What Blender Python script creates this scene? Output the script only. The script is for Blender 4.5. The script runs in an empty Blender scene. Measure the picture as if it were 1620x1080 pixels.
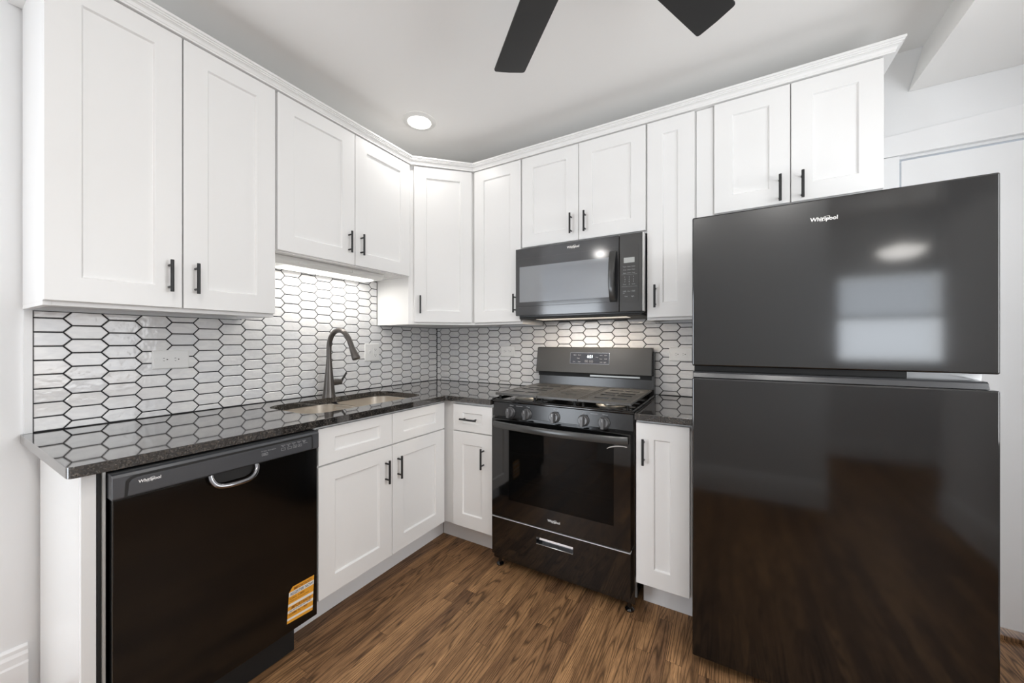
import bpy, bmesh, math, random
from mathutils import Vector, Matrix
S = bpy.context.scene
COL = S.collection
random.seed(7)

# ------------------------------------------------------------------ camera
FOC = 585.2
TH = math.atan((1150 - 810) / FOC)
cam_d = bpy.data.cameras.new('camera')
cam_d.sensor_width = 36.0
cam_d.lens = FOC / 1620 * 36.0
cam_d.clip_start = 0.02
cam = bpy.data.objects.new('camera', cam_d)
COL.objects.link(cam)
cam.location = (2.0864, -2.3458, 1.231)
cam.rotation_euler = (math.pi / 2, 0, TH)
S.camera = cam

# ------------------------------------------------------------------ world, lights, exposure
S.view_settings.view_transform = 'Standard'
S.view_settings.look = 'None'
S.view_settings.gamma = 1.0
S.view_settings.use_curve_mapping = False
S.view_settings.exposure = 0.0
try:
    S.cycles.use_denoising = True
    S.cycles.diffuse_bounces = 8
    S.cycles.max_bounces = 14
    S.cycles.sample_clamp_indirect = 6.0
    S.cycles.caustics_reflective = False
    S.cycles.caustics_refractive = False
except Exception:
    pass

W = bpy.data.worlds.new('daylight')
S.world = W
W.use_nodes = True
bg = W.node_tree.nodes['Background']
bg.inputs[0].default_value = (0.78, 0.88, 1.0, 1)
bg.inputs[1].default_value = 1.6

def area(name, loc, rot, sx, sy, power, color, shape='RECTANGLE', spread=math.pi):
    d = bpy.data.lights.new(name, 'AREA')
    d.shape = shape; d.size = sx; d.size_y = sy
    d.energy = power; d.color = color; d.spread = spread
    o = bpy.data.objects.new(name, d); COL.objects.link(o)
    o.location = loc; o.rotation_euler = rot
    return o

CEIL = 2.546
YB = -2.72          # wall behind the camera
YR = -4.45          # far wall of the next room
XR = 3.38           # right wall of the kitchen
COOL = (0.90, 0.95, 1.0)
DAY = (0.965, 0.985, 1.0)
WARM = (1.0, 0.965, 0.925)
# daylight coming in through the two rear windows and an added right-hand one
area('window_daylight', (3.49, YR + 0.10, 1.70), (math.radians(90), 0, 0), 0.76, 0.40, 3.6, COOL)
area('window_daylight', (3.49, YR + 0.10, 1.25), (math.radians(90), 0, 0), 0.76, 0.42, 6.8, COOL)
area('window_daylight', (XR - 0.03, -1.50, 1.45), (0, math.radians(90), 0), 1.25, 1.15, 25.5, DAY)  # lamp of the added side window, lighting left cabinets and backsplash
area('window_daylight', (-0.22, YR + 0.10, 1.01), (math.radians(90), 0, 0), 1.06, 1.80, 36, COOL)
# recessed ceiling downlights (lamp just under each lens)
DOWNLIGHTS = [(0.50, -0.715), (1.75, -2.57), (2.45, -2.57), (0.46, -3.84), (2.2, -3.7)]  # pair behind the camera and mid next-room one are added for light
for i, (x, y) in enumerate(DOWNLIGHTS):
    area('downlight_lamp', (x, y, CEIL - 0.016), (0, 0, 0), 0.125, 0.125, (1.4, 6.5, 6.5, 6, 8)[i], WARM, 'DISK')

# ------------------------------------------------------------------ helpers
FL = lambda u, n, z: Vector((n, u, z))          # left wall run: u = +y, n = out from wall (+x)
FB = lambda u, n, z: Vector((u, -n, z))         # back wall run: u = +x, n = out from wall (-y)
FW = lambda u, n, z: Vector((u, n, z))          # world
_r2 = math.sqrt(0.5)
FD = lambda u, n, z: Vector((0.305 + (u + n) * _r2, -0.605 + (u - n) * _r2, z))   # diagonal corner face

ORG = {}

def tag(o, label=None, cat=None, group=None, kind=None):
    if label: o['label'] = label
    if cat: o['category'] = cat
    if group: o['group'] = group
    if kind: o['kind'] = kind
    return o

def thing(name, label, cat, loc, group=None):
    o = bpy.data.objects.new(name, None)
    o.empty_display_size = 0.1
    COL.objects.link(o)
    o.location = loc
    ORG[o] = Vector(loc)
    return tag(o, label, cat, group)

class MB:
    def __init__(self, frame=FW):
        self.v = []; self.f = []; self.m = []; self.F = frame
    def add(self, pts, faces, mi=0, raw=False):
        b = len(self.v)
        for p in pts:
            self.v.append(Vector(p) if raw else self.F(*p))
        for f in faces:
            self.f.append([b + i for i in f]); self.m.append(mi)
        return self
    def box(self, u0, u1, n0, n1, z0, z1, mi=0):
        p = [(u0, n0, z0), (u1, n0, z0), (u1, n1, z0), (u0, n1, z0), (u0, n0, z1), (u1, n0, z1), (u1, n1, z1), (u0, n1, z1)]
        return self.add(p, [(3, 2, 1, 0), (4, 5, 6, 7), (0, 1, 5, 4), (1, 2, 6, 5), (2, 3, 7, 6), (3, 0, 4, 7)], mi)
    def loft(self, loops, mi=0, cap0=True, cap1=True, raw=False):
        n = len(loops[0]); b = []
        pts = [p for l in loops for p in l]
        fs = []
        for k in range(len(loops) - 1):
            for i in range(n):
                j = (i + 1) % n
                fs.append((k * n + i, k * n + j, (k + 1) * n + j, (k + 1) * n + i))
        if cap0: fs.append(tuple(range(n - 1, -1, -1)))
        if cap1: fs.append(tuple((len(loops) - 1) * n + i for i in range(n)))
        return self.add(pts, fs, mi, raw)
    def prism_un(self, poly, z0, z1, mi=0):
        return self.loft([[(u, n, z0) for u, n in poly], [(u, n, z1) for u, n in poly]], mi)
    def prism_uz(self, poly, n0, n1, mi=0):
        return self.loft([[(u, n0, z) for u, z in poly], [(u, n1, z) for u, z in poly]], mi)
    def prism_nz(self, poly, u0, u1, mi=0):
        return self.loft([[(u0, n, z) for n, z in poly], [(u1, n, z) for n, z in poly]], mi)
    def tube(self, path, r, seg=14, mi=0, caps=True):
        P = [self.F(*p) for p in path]
        R = r if isinstance(r, (list, tuple)) else [r] * len(P)
        loops = []; up = None
        for i, p in enumerate(P):
            a = P[max(i - 1, 0)]; c = P[min(i + 1, len(P) - 1)]
            t = (c - a).normalized()
            if up is None:
                up = Vector((0, 0, 1)) if abs(t.z) < 0.9 else Vector((1, 0, 0))
            x = t.cross(up).normalized(); up = x.cross(t).normalized()
            loops.append([p + (x * math.cos(2 * math.pi * k / seg) + up * math.sin(2 * math.pi * k / seg)) * R[i] for k in range(seg)])
        return self.loft(loops, mi, caps, caps, raw=True)
    def lathe(self, c, prof, axis=(0, 0, 1), seg=28, mi=0, cap=True):
        a = Vector(axis).normalized()
        x = a.orthogonal().normalized(); y = a.cross(x)
        c = self.F(*c)
        loops = [[c + a * h + (x * math.cos(2 * math.pi * k / seg) + y * math.sin(2 * math.pi * k / seg)) * r for k in range(seg)] for r, h in prof]
        return self.loft(loops, mi, cap, cap, raw=True)
    def door(self, u0, u1, z0, z1, n0, n1, st=0.075, rt=0.070, rb=0.075, rec=0.009, ch=0.004):
        o = [(u0, z0), (u1, z0), (u1, z1), (u0, z1)]
        i = [(u0 + st, z0 + rb), (u1 - st, z0 + rb), (u1 - st, z1 - rt), (u0 + st, z1 - rt)]
        j = [(u0 + st + ch, z0 + rb + ch), (u1 - st - ch, z0 + rb + ch), (u1 - st - ch, z1 - rt - ch), (u0 + st + ch, z1 - rt - ch)]
        return self.loft([[(u, n0, z) for u, z in o], [(u, n1, z) for u, z in o], [(u, n1, z) for u, z in i], [(u, n1 - rec, z) for u, z in j]])
    def text(self, s, u, n, z, h, w=None, mi=0, shear=0.0, bold=0.0, align='LEFT', rot=0.0, ext=0.0004):
        cu = bpy.data.curves.new('t', 'FONT')
        cu.body = s; cu.size = 1.0; cu.shear = shear; cu.offset = bold; cu.extrude = 0.0
        cu.resolution_u = 3
        ob = bpy.data.objects.new('t', cu); COL.objects.link(ob)
        dg = bpy.context.evaluated_depsgraph_get()
        me = bpy.data.meshes.new_from_object(ob.evaluated_get(dg))
        bpy.data.objects.remove(ob); bpy.data.curves.remove(cu)
        if len(me.vertices) == 0:
            bpy.data.meshes.remove(me); return self
        xs = [v.co.x for v in me.vertices]
        x0, x1 = min(xs), max(xs)
        ks = h / 0.70
        kx = ks if w is None else w / (x1 - x0)
        cr, sr = math.cos(rot), math.sin(rot)
        off = {'LEFT': 0.0, 'CENTER': -0.5, 'RIGHT': -1.0}[align] * (x1 - x0) * kx
        pts = []
        for v in me.vertices:
            a = (v.co.x - x0) * kx + off; b = v.co.y * ks
            pts.append((u + a * cr - b * sr, n + ext, z + a * sr + b * cr))
        self.add(pts, [tuple(p.vertices) for p in me.polygons], mi)
        bpy.data.meshes.remove(me)
        return self
    def build(self, name, mats, parent=None, bevel=0.0, smooth=None, fix=True, bseg=2, flip=False):
        if not isinstance(mats, (list, tuple)): mats = [mats]
        org = Vector((0, 0, 0)); top = parent
        while top is not None:
            if top in ORG: org = ORG[top]; break
            top = top.parent
        me = bpy.data.meshes.new(name)
        me.from_pydata([tuple(v - org) for v in self.v], [], self.f)
        for m in mats: me.materials.append(m)
        for p, mi in zip(me.polygons, self.m): p.material_index = mi
        if fix:
            bm = bmesh.new(); bm.from_mesh(me)
            bmesh.ops.recalc_face_normals(bm, faces=bm.faces)
            if flip: bmesh.ops.reverse_faces(bm, faces=bm.faces)
            bm.to_mesh(me); bm.free()
        if smooth:
            for p in me.polygons: p.use_smooth = True
            me.set_sharp_from_angle(angle=math.radians(smooth))
        me.update()
        o = bpy.data.objects.new(name, me)
        COL.objects.link(o)
        if parent is not None: o.parent = parent
        if bevel:
            b = o.modifiers.new('bevel', 'BEVEL')
            b.width = bevel; b.segments = bseg; b.limit_method = 'ANGLE'; b.angle_limit = math.radians(40)
        return o

def rrect(u0, u1, v0, v1, r, k=6):
    out = []
    for cx, cy, a0 in ((u1 - r, v0 + r, -90), (u1 - r, v1 - r, 0), (u0 + r, v1 - r, 90), (u0 + r, v0 + r, 180)):
        for i in range(k + 1):
            a = math.radians(a0 + 90 * i / k)
            out.append((cx + r * math.cos(a), cy + r * math.sin(a)))
    return out

# ------------------------------------------------------------------ materials
def mat(name, col, rough=0.5, metal=0.0, spec=0.5, emit=None, es=0.0, coat=0.0, bump=None, vary=0.0, vscale=3.0):
    m = bpy.data.materials.new(name); m.use_nodes = True
    nt = m.node_tree; p = nt.nodes['Principled BSDF']
    p.inputs['Base Color'].default_value = (*col, 1)
    p.inputs['Roughness'].default_value = rough
    p.inputs['Metallic'].default_value = metal
    p.inputs['Specular IOR Level'].default_value = spec
    p.inputs['Coat Weight'].default_value = coat
    p.inputs['Coat Roughness'].default_value = 0.06
    if emit:
        p.inputs['Emission Color'].default_value = (*emit, 1)
        p.inputs['Emission Strength'].default_value = es
    tc = None
    if bump or vary:
        tc = nt.nodes.new('ShaderNodeTexCoord')
    if bump:
        sc, st, dist = bump
        nz = nt.nodes.new('ShaderNodeTexNoise'); nz.inputs['Scale'].default_value = sc; nz.inputs['Detail'].default_value = 3
        nt.links.new(tc.outputs['Object'], nz.inputs['Vector'])
        bp = nt.nodes.new('ShaderNodeBump'); bp.inputs['Strength'].default_value = st; bp.inputs['Distance'].default_value = dist
        nt.links.new(nz.outputs['Fac'], bp.inputs['Height'])
        nt.links.new(bp.outputs['Normal'], p.inputs['Normal'])
    if vary:
        nz = nt.nodes.new('ShaderNodeTexNoise'); nz.inputs['Scale'].default_value = vscale; nz.inputs['Detail'].default_value = 2
        nt.links.new(tc.outputs['Object'], nz.inputs['Vector'])
        mx = nt.nodes.new('ShaderNodeMixRGB')
        mx.inputs[1].default_value = (*[c * (1 - vary) for c in col], 1); mx.inputs[2].default_value = (*[min(1, c * (1 + vary)) for c in col], 1)
        nt.links.new(nz.outputs['Fac'], mx.inputs[0]); nt.links.new(mx.outputs[0], p.inputs['Base Color'])
    return m

M = {}
M['white'] = mat('white_cabinet_paint', (0.845, 0.845, 0.84), 0.34, vary=0.008)
M['wall'] = mat('white_wall_paint', (0.845, 0.855, 0.865), 0.55, bump=(140, 0.05, 0.001), vary=0.01)
M['ceil'] = mat('flat_ceiling_paint', (0.90, 0.895, 0.882), 0.8, vary=0.012, vscale=1.2)
M['trim'] = mat('white_trim_paint', (0.88, 0.89, 0.90), 0.35, vary=0.008)
M['black'] = mat('gloss_black_enamel', (0.004, 0.004, 0.0042), 0.06, spec=0.9)
M['dwblack'] = mat('black_dishwasher_door', (0.002, 0.002, 0.002), 0.12, spec=0.5)
M['fridge'] = mat('black_refrigerator_steel', (0.0012, 0.0012, 0.0013), 0.085, spec=0.88)
M['darkgrey'] = mat('dark_grey_plastic', (0.05, 0.051, 0.054), 0.22, spec=0.5)
M['fascia'] = mat('smoke_black_fascia', (0.03, 0.031, 0.034), 0.10, spec=0.95)
M['dwfascia'] = mat('smoked_grey_fascia', (0.060, 0.063, 0.070), 0.26, spec=0.8)
M['knob'] = mat('graphite_knob', (0.085, 0.085, 0.088), 0.22, spec=0.9)
M['dkchrome'] = mat('dark_chrome_lip', (0.34, 0.34, 0.36), 0.14, metal=1.0)
M['dispglass'] = mat('dark_display_glass', (0.030, 0.034, 0.045), 0.08, spec=0.8)
M['satin'] = mat('satin_black_enamel', (0.006, 0.006, 0.0065), 0.21, spec=0.75)
M['slate'] = mat('black_control_panel', (0.048, 0.048, 0.047), 0.2, spec=0.6)
M['matt'] = mat('matt_black', (0.008, 0.008, 0.008), 0.6)
M['cast'] = mat('cast_iron_grate', (0.075, 0.073, 0.070), 0.28, spec=0.5, bump=(300, 0.15, 0.0005))
M['chromeblk'] = mat('polished_dark_chrome', (0.62, 0.62, 0.63), 0.10, metal=1.0)
M['steel'] = mat('brushed_steel', (0.80, 0.745, 0.67), 0.30, metal=0.9)
M['alu'] = mat('burner_aluminium', (0.68, 0.66, 0.62), 0.35, metal=1.0)
M['galv'] = mat('tub_frame_metal', (0.62, 0.63, 0.62), 0.35, metal=0.4)
M['bronze'] = mat('dark_bronze_faucet', (0.115, 0.105, 0.098), 0.30, metal=0.65)
M['bar'] = mat('black_bar_pull', (0.022, 0.023, 0.024), 0.35, metal=0.3)
M['fan'] = mat('matt_charcoal_fan_blade', (0.028, 0.028, 0.028), 0.42, vary=0.06, vscale=8)
M['plate'] = mat('white_switch_plate', (0.80, 0.80, 0.79), 0.28)
M['slot'] = mat('outlet_slot', (0.06, 0.06, 0.06), 0.5)
M['lightplate'] = mat('white_fixture_enamel', (0.82, 0.82, 0.80), 0.35)
M['grout'] = mat('charcoal_grout', (0.030, 0.031, 0.035), 0.9, vary=0.1, vscale=20)
M['ink'] = mat('white_print', (0.85, 0.85, 0.85), 0.45)
M['logo'] = mat('silver_logo', (0.88, 0.87, 0.84), 0.25, metal=0.25)
M['dimink'] = mat('grey_print', (0.42, 0.43, 0.44), 0.5)
M['lcd'] = mat('grey_lcd', (0.46, 0.48, 0.47), 0.25)
M['led'] = mat('lit_clock_digits', (0.9, 0.95, 1.0), 0.5, emit=(0.85, 0.93, 1.0), es=2.2)
M['st_orange'] = mat('sticker_orange', (0.80, 0.37, 0.035), 0.5)
M['st_white'] = mat('sticker_white', (0.82, 0.80, 0.76), 0.5)
M['st_brown'] = mat('sticker_brown_ink', (0.20, 0.055, 0.01), 0.5)
M['st_blue'] = mat('sticker_navy_ink', (0.03, 0.05, 0.12), 0.5)
M['liner'] = mat('white_fridge_liner', (0.74, 0.75, 0.76), 0.4)
M['lens'] = mat('lit_lens', (0.9, 0.9, 0.88), 0.5, emit=(1.0, 0.97, 0.92), es=4.0)
M['lens2'] = mat('lit_bar_lens', (0.9, 0.9, 0.88), 0.5, emit=(1.0, 0.97, 0.92), es=1.5)
M['bulb'] = mat('lit_frosted_bowl', (0.9, 0.9, 0.88), 0.5, emit=(1.0, 0.97, 0.93), es=2.5)
M['bulb2'] = mat('lit_pendant_glass', (0.9, 0.9, 0.88), 0.5, emit=(1.0, 0.97, 0.93), es=10.0)
M['blind'] = mat('white_roller_blind', (0.80, 0.82, 0.85), 0.7, emit=(0.86, 0.93, 1.0), es=0.9)
M['cavity'] = mat('oven_cavity_enamel', (0.030, 0.029, 0.027), 0.5)
M['rack'] = mat('oven_rack_wire', (0.75, 0.73, 0.68), 0.35)

def mat_glass(name, tint, frac):
    m = bpy.data.materials.new(name); m.use_nodes = True; nt = m.node_tree
    p = nt.nodes['Principled BSDF']; out = nt.nodes['Material Output']
    p.inputs['Base Color'].default_value = (0.006, 0.006, 0.006, 1); p.inputs['Roughness'].default_value = 0.04
    t = nt.nodes.new('ShaderNodeBsdfTransparent'); t.inputs[0].default_value = (*tint, 1)
    mx = nt.nodes.new('ShaderNodeMixShader'); mx.inputs[0].default_value = frac
    nt.links.new(p.outputs[0], mx.inputs[1]); nt.links.new(t.outputs[0], mx.inputs[2])
    nt.links.new(mx.outputs[0], out.inputs[0])
    return m
M['ovenglass'] = mat_glass('smoked_oven_glass', (0.30, 0.30, 0.29), 0.5)
M['pane'] = mat_glass('clear_window_pane', (0.95, 0.97, 1.0), 0.9)

def mat_tile():
    m = bpy.data.materials.new('glazed_white_picket_tile'); m.use_nodes = True; nt = m.node_tree; L = nt.links.new
    p = nt.nodes['Principled BSDF']; p.inputs['Roughness'].default_value = 0.10; p.inputs['Specular IOR Level'].default_value = 0.5
    g = nt.nodes.new('ShaderNodeNewGeometry')
    r = nt.nodes.new('ShaderNodeValToRGB')
    r.color_ramp.elements[0].color = (0.81, 0.815, 0.82, 1); r.color_ramp.elements[1].color = (0.87, 0.86, 0.845, 1)
    L(g.outputs['Random Per Island'], r.inputs[0])
    tc = nt.nodes.new('ShaderNodeTexCoord')
    mp = nt.nodes.new('ShaderNodeMapping'); mp.inputs['Scale'].default_value = (9, 9, 26)
    L(tc.outputs['Object'], mp.inputs[0])
    nz = nt.nodes.new('ShaderNodeTexNoise'); nz.inputs['Scale'].default_value = 2.2; nz.inputs['Detail'].default_value = 4; nz.inputs['Distortion'].default_value = 0.8
    L(mp.outputs[0], nz.inputs['Vector'])
    r2 = nt.nodes.new('ShaderNodeValToRGB'); r2.color_ramp.elements[0].position = 0.35; r2.color_ramp.elements[1].position = 0.7
    r2.color_ramp.elements[0].color = (0.89, 0.89, 0.905, 1); r2.color_ramp.elements[1].color = (1, 1, 1, 1)
    L(nz.outputs['Fac'], r2.inputs[0])
    mx = nt.nodes.new('ShaderNodeMixRGB'); mx.blend_type = 'MULTIPLY'; mx.inputs[0].default_value = 1
    L(r.outputs[0], mx.inputs[1]); L(r2.outputs[0], mx.inputs[2]); L(mx.outputs[0], p.inputs['Base Color'])
    n2 = nt.nodes.new('ShaderNodeTexNoise'); n2.inputs['Scale'].default_value = 42; n2.inputs['Detail'].default_value = 2
    L(tc.outputs['Object'], n2.inputs['Vector'])
    b = nt.nodes.new('ShaderNodeBump'); b.inputs['Strength'].default_value = 0.45; b.inputs['Distance'].default_value = 0.0025
    L(n2.outputs['Fac'], b.inputs['Height']); L(b.outputs[0], p.inputs['Normal'])
    return m
M['tile'] = mat_tile()

def mat_granite():
    m = bpy.data.materials.new('polished_dark_granite'); m.use_nodes = True; nt = m.node_tree; L = nt.links.new
    p = nt.nodes['Principled BSDF']; p.inputs['Roughness'].default_value = 0.05; p.inputs['Specular IOR Level'].default_value = 0.9; p.inputs['Coat Weight'].default_value = 0.65; p.inputs['Coat Roughness'].default_value = 0.03
    tc = nt.nodes.new('ShaderNodeTexCoord')
    nz = nt.nodes.new('ShaderNodeTexNoise'); nz.inputs['Scale'].default_value = 210; nz.inputs['Detail'].default_value = 4; nz.inputs['Roughness'].default_value = 0.7
    L(tc.outputs['Object'], nz.inputs['Vector'])
    r = nt.nodes.new('ShaderNodeValToRGB')
    e = r.color_ramp.elements
    e[0].position = 0.36; e[0].color = (0.010, 0.010, 0.011, 1)
    e[1].position = 0.72; e[1].color = (0.16, 0.145, 0.13, 1)
    k = e.new(0.52); k.color = (0.035, 0.033, 0.031, 1)
    L(nz.outputs['Fac'], r.inputs[0])
    n2 = nt.nodes.new('ShaderNodeTexNoise'); n2.inputs['Scale'].default_value = 26; n2.inputs['Detail'].default_value = 3
    L(tc.outputs['Object'], n2.inputs['Vector'])
    r2 = nt.nodes.new('ShaderNodeValToRGB'); r2.color_ramp.elements[0].position = 0.35; r2.color_ramp.elements[1].position = 0.65
    r2.color_ramp.elements[0].color = (0.55, 0.55, 0.56, 1); r2.color_ramp.elements[1].color = (1.15, 1.1, 1.05, 1)
    L(n2.outputs['Fac'], r2.inputs[0])
    mx = nt.nodes.new('ShaderNodeMixRGB'); mx.blend_type = 'MULTIPLY'; mx.inputs[0].default_value = 1
    L(r.outputs[0], mx.inputs[1]); L(r2.outputs[0], mx.inputs[2]); L(mx.outputs[0], p.inputs['Base Color'])
    return m
M['granite'] = mat_granite()

def mat_floor():
    m = bpy.data.materials.new('stained_oak_strip_floor'); m.use_nodes = True; nt = m.node_tree; L = nt.links.new
    p = nt.nodes['Principled BSDF']; p.inputs['Specular IOR Level'].default_value = 0.28
    N = nt.nodes.new
    def math_(op, a, b=None, c=None):
        n = N('ShaderNodeMath'); n.operation = op
        for i, x in enumerate((a, b, c)):
            if x is None: continue
            if isinstance(x, (int, float)): n.inputs[i].default_value = x
            else: L(x, n.inputs[i])
        return n.outputs[0]
    tc = N('ShaderNodeTexCoord'); sp = N('ShaderNodeSeparateXYZ'); L(tc.outputs['Object'], sp.inputs[0])
    PW = 0.057
    xw = math_('DIVIDE', sp.outputs['X'], PW)
    idx = math_('FLOOR', xw); fx = math_('FRACT', xw)
    w1 = N('ShaderNodeTexWhiteNoise'); w1.noise_dimensions = '1D'; L(idx, w1.inputs['W'])
    yo = math_('ADD', math_('DIVIDE', sp.outputs['Y'], 0.85), math_('MULTIPLY', w1.outputs['Value'], 7.3))
    idy = math_('FLOOR', yo); fy = math_('FRACT', yo)
    cb = N('ShaderNodeCombineXYZ'); L(idx, cb.inputs[0]); L(idy, cb.inputs[1])
    w2 = N('ShaderNodeTexWhiteNoise'); w2.noise_dimensions = '2D'; L(cb.outputs[0], w2.inputs['Vector'])
    # growth-ring coordinate: a long stretched noise field, shifted for each board, contoured into cathedral lines
    gx = math_('ADD', math_('MULTIPLY', sp.outputs['X'], 13.0), math_('MULTIPLY', w2.outputs['Value'], 40.0))
    gy = math_('ADD', math_('MULTIPLY', sp.outputs['Y'], 0.62), math_('MULTIPLY', w2.outputs['Value'], 91.0))
    gv = N('ShaderNodeCombineXYZ'); L(gx, gv.inputs[0]); L(gy, gv.inputs[1])
    nz = N('ShaderNodeTexNoise'); nz.inputs['Scale'].default_value = 1.0; nz.inputs['Detail'].default_value = 1.6; nz.inputs['Roughness'].default_value = 0.4; nz.inputs['Distortion'].default_value = 0.25
    L(gv.outputs[0], nz.inputs['Vector'])
    rings = math_('FRACT', math_('MULTIPLY', nz.outputs['Fac'], 24.0))
    ringr = N('ShaderNodeValToRGB')
    e = ringr.color_ramp.elements
    e[0].position = 0.0; e[0].color = (0.30, 0.29, 0.28, 1)
    e[1].position = 1.0; e[1].color = (0.32, 0.31, 0.30, 1)
    a = e.new(0.20); a.color = (0.92, 0.92, 0.92, 1)
    a = e.new(0.70); a.color = (1, 1, 1, 1)
    a = e.new(0.90); a.color = (0.55, 0.54, 0.53, 1)
    L(rings, ringr.inputs[0])
    # fine pores, long thin dashes along the board
    pv = N('ShaderNodeCombineXYZ'); L(math_('MULTIPLY', sp.outputs['X'], 520.0), pv.inputs[0]); L(math_('MULTIPLY', sp.outputs['Y'], 18.0), pv.inputs[1]); L(math_('MULTIPLY', w2.outputs['Value'], 60.0), pv.inputs[2])
    n2 = N('ShaderNodeTexNoise'); n2.inputs['Scale'].default_value = 1.0; n2.inputs['Detail'].default_value = 3.0; n2.inputs['Roughness'].default_value = 0.65
    L(pv.outputs[0], n2.inputs['Vector'])
    porer = N('ShaderNodeValToRGB'); porer.color_ramp.elements[0].position = 0.34; porer.color_ramp.elements[1].position = 0.60
    porer.color_ramp.elements[0].color = (0.50, 0.49, 0.48, 1); porer.color_ramp.elements[1].color = (1.06, 1.06, 1.06, 1)
    L(n2.outputs['Fac'], porer.inputs[0])
    # broad stain blotches
    bv = N('ShaderNodeCombineXYZ'); L(math_('MULTIPLY', sp.outputs['X'], 26.0), bv.inputs[0]); L(math_('MULTIPLY', sp.outputs['Y'], 4.0), bv.inputs[1]); L(math_('MULTIPLY', w2.outputs['Value'], 33.0), bv.inputs[2])
    n3 = N('ShaderNodeTexNoise'); n3.inputs['Scale'].default_value = 1.0; n3.inputs['Detail'].default_value = 3.0
    L(bv.outputs[0], n3.inputs['Vector'])
    blr = N('ShaderNodeValToRGB'); blr.color_ramp.elements[0].position = 0.30; blr.color_ramp.elements[1].position = 0.62
    blr.color_ramp.elements[0].color = (0.62, 0.60, 0.60, 1); blr.color_ramp.elements[1].color = (1, 1, 1, 1)
    L(n3.outputs['Fac'], blr.inputs[0])
    base = N('ShaderNodeValToRGB')
    base.color_ramp.elements[0].color = (0.255, 0.138, 0.069, 1); base.color_ramp.elements[1].color = (0.52, 0.29, 0.135, 1)
    a = base.color_ramp.elements.new(0.5); a.color = (0.39, 0.213, 0.099, 1)
    L(w2.outputs['Value'], base.inputs[0])
    def mul(x, y):
        n = N('ShaderNodeMixRGB'); n.blend_type = 'MULTIPLY'; n.inputs[0].default_value = 1.0
        L(x, n.inputs[1]); L(y, n.inputs[2]); return n.outputs[0]
    col = mul(mul(mul(base.outputs[0], ringr.outputs[0]), porer.outputs[0]), blr.outputs[0])
    # joints between boards
    ex = math_('MINIMUM', fx, math_('SUBTRACT', 1.0, fx))
    ey = math_('MULTIPLY', math_('MINIMUM', fy, math_('SUBTRACT', 1.0, fy)), 0.85 / PW)
    ed = math_('MINIMUM', ex, ey)
    jr = N('ShaderNodeValToRGB'); jr.color_ramp.elements[0].position = 0.004; jr.color_ramp.elements[1].position = 0.022
    jr.color_ramp.elements[0].color = (0.35, 0.33, 0.32, 1); jr.color_ramp.elements[1].color = (1, 1, 1, 1)
    L(ed, jr.inputs[0])
    col = mul(col, jr.outputs[0])
    L(col, p.inputs['Base Color'])
    rr = N('ShaderNodeMapRange'); rr.inputs['To Min'].default_value = 0.60; rr.inputs['To Max'].default_value = 0.45
    L(n2.outputs['Fac'], rr.inputs[0]); L(rr.outputs[0], p.inputs['Roughness'])
    b = N('ShaderNodeBump'); b.inputs['Strength'].default_value = 0.2; b.inputs['Distance'].default_value = 0.0006
    L(n2.outputs['Fac'], b.inputs['Height']); L(b.outputs[0], p.inputs['Normal'])
    return m
M['floor'] = mat_floor()

def struct(name, mb, m, parent=None, bevel=0.0, label=None, smooth=None):
    o = mb.build(name, m, parent, bevel, smooth)
    if parent is None:
        o['kind'] = 'structure'
        if label: o['label'] = label
    return o

# ------------------------------------------------------------------ room shell
XL2, XR2 = -1.3, 4.9      # next room's extent
struct('floor', MB().box(XL2, XR2, YR - 0.12, 0.55, -0.08, 0.0), M['floor'], label='brown stained oak strip floor with dark grain')
struct('ceiling', MB().box(XL2, XR2, YR - 0.12, 0.55, CEIL, CEIL + 0.1), M['ceil'], label='flat off-white ceiling')
struct('wall_left', MB().box(-0.12, 0.0, YB - 0.10, 0.55, 0.0, CEIL), M['wall'], label='white painted left wall beside the counter end')
# back wall with a door opening at the right
DX0, DX1, DH = 2.765, 3.335, 2.06
struct('wall_back', MB().box(0.0, DX0, 0.0, 0.12, 0.0, CEIL).box(DX1, XR, 0.0, 0.12, 0.0, CEIL).box(DX0, DX1, 0.0, 0.12, DH, CEIL), M['wall'], label='white painted back wall behind range and refrigerator')
W3 = (-2.12, -0.90, 0.88, 2.08)  # opening for the added side window
struct('wall_right', MB().box(XR, XR + 0.12, -2.96, W3[0], 0.0, CEIL).box(XR, XR + 0.12, W3[1], 0.12, 0.0, CEIL).box(XR, XR + 0.12, W3[0], W3[1], 0.0, W3[2]).box(XR, XR + 0.12, W3[0], W3[1], W3[3], CEIL), M['wall'])
struct('wall_front', MB().box(0.93, 2.72, YB - 0.10, YB, 0.0, CEIL), M['wall'])
# next room: far wall with two windows
W1 = (3.09, 3.89, 1.02, 1.92); W2 = (-0.80, 0.36, 0.06, 1.96)
mb = MB()
xs = [XL2, W2[0], W2[1], W1[0], W1[1], XR2]
mb.box(xs[0], xs[1], YR - 0.12, YR, 0, CEIL).box(xs[2], xs[3], YR - 0.12, YR, 0, CEIL).box(xs[4], xs[5], YR - 0.12, YR, 0, CEIL)
mb.box(xs[1], xs[2], YR - 0.12, YR, 0, W2[2]).box(xs[1], xs[2], YR - 0.12, YR, W2[3], CEIL)
mb.box(xs[3], xs[4], YR - 0.12, YR, 0, W1[2]).box(xs[3], xs[4], YR - 0.12, YR, W1[3], CEIL)
struct('wall_rear', mb, M['wall'])
struct('wall_west', MB().box(XL2 - 0.12, XL2, YR - 0.12, 0.55, 0.0, CEIL), M['wall'])
struct('wall_east', MB().box(XR2, XR2 + 0.12, YR - 0.12, 0.55, 0.0, CEIL), M['wall'])
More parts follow.
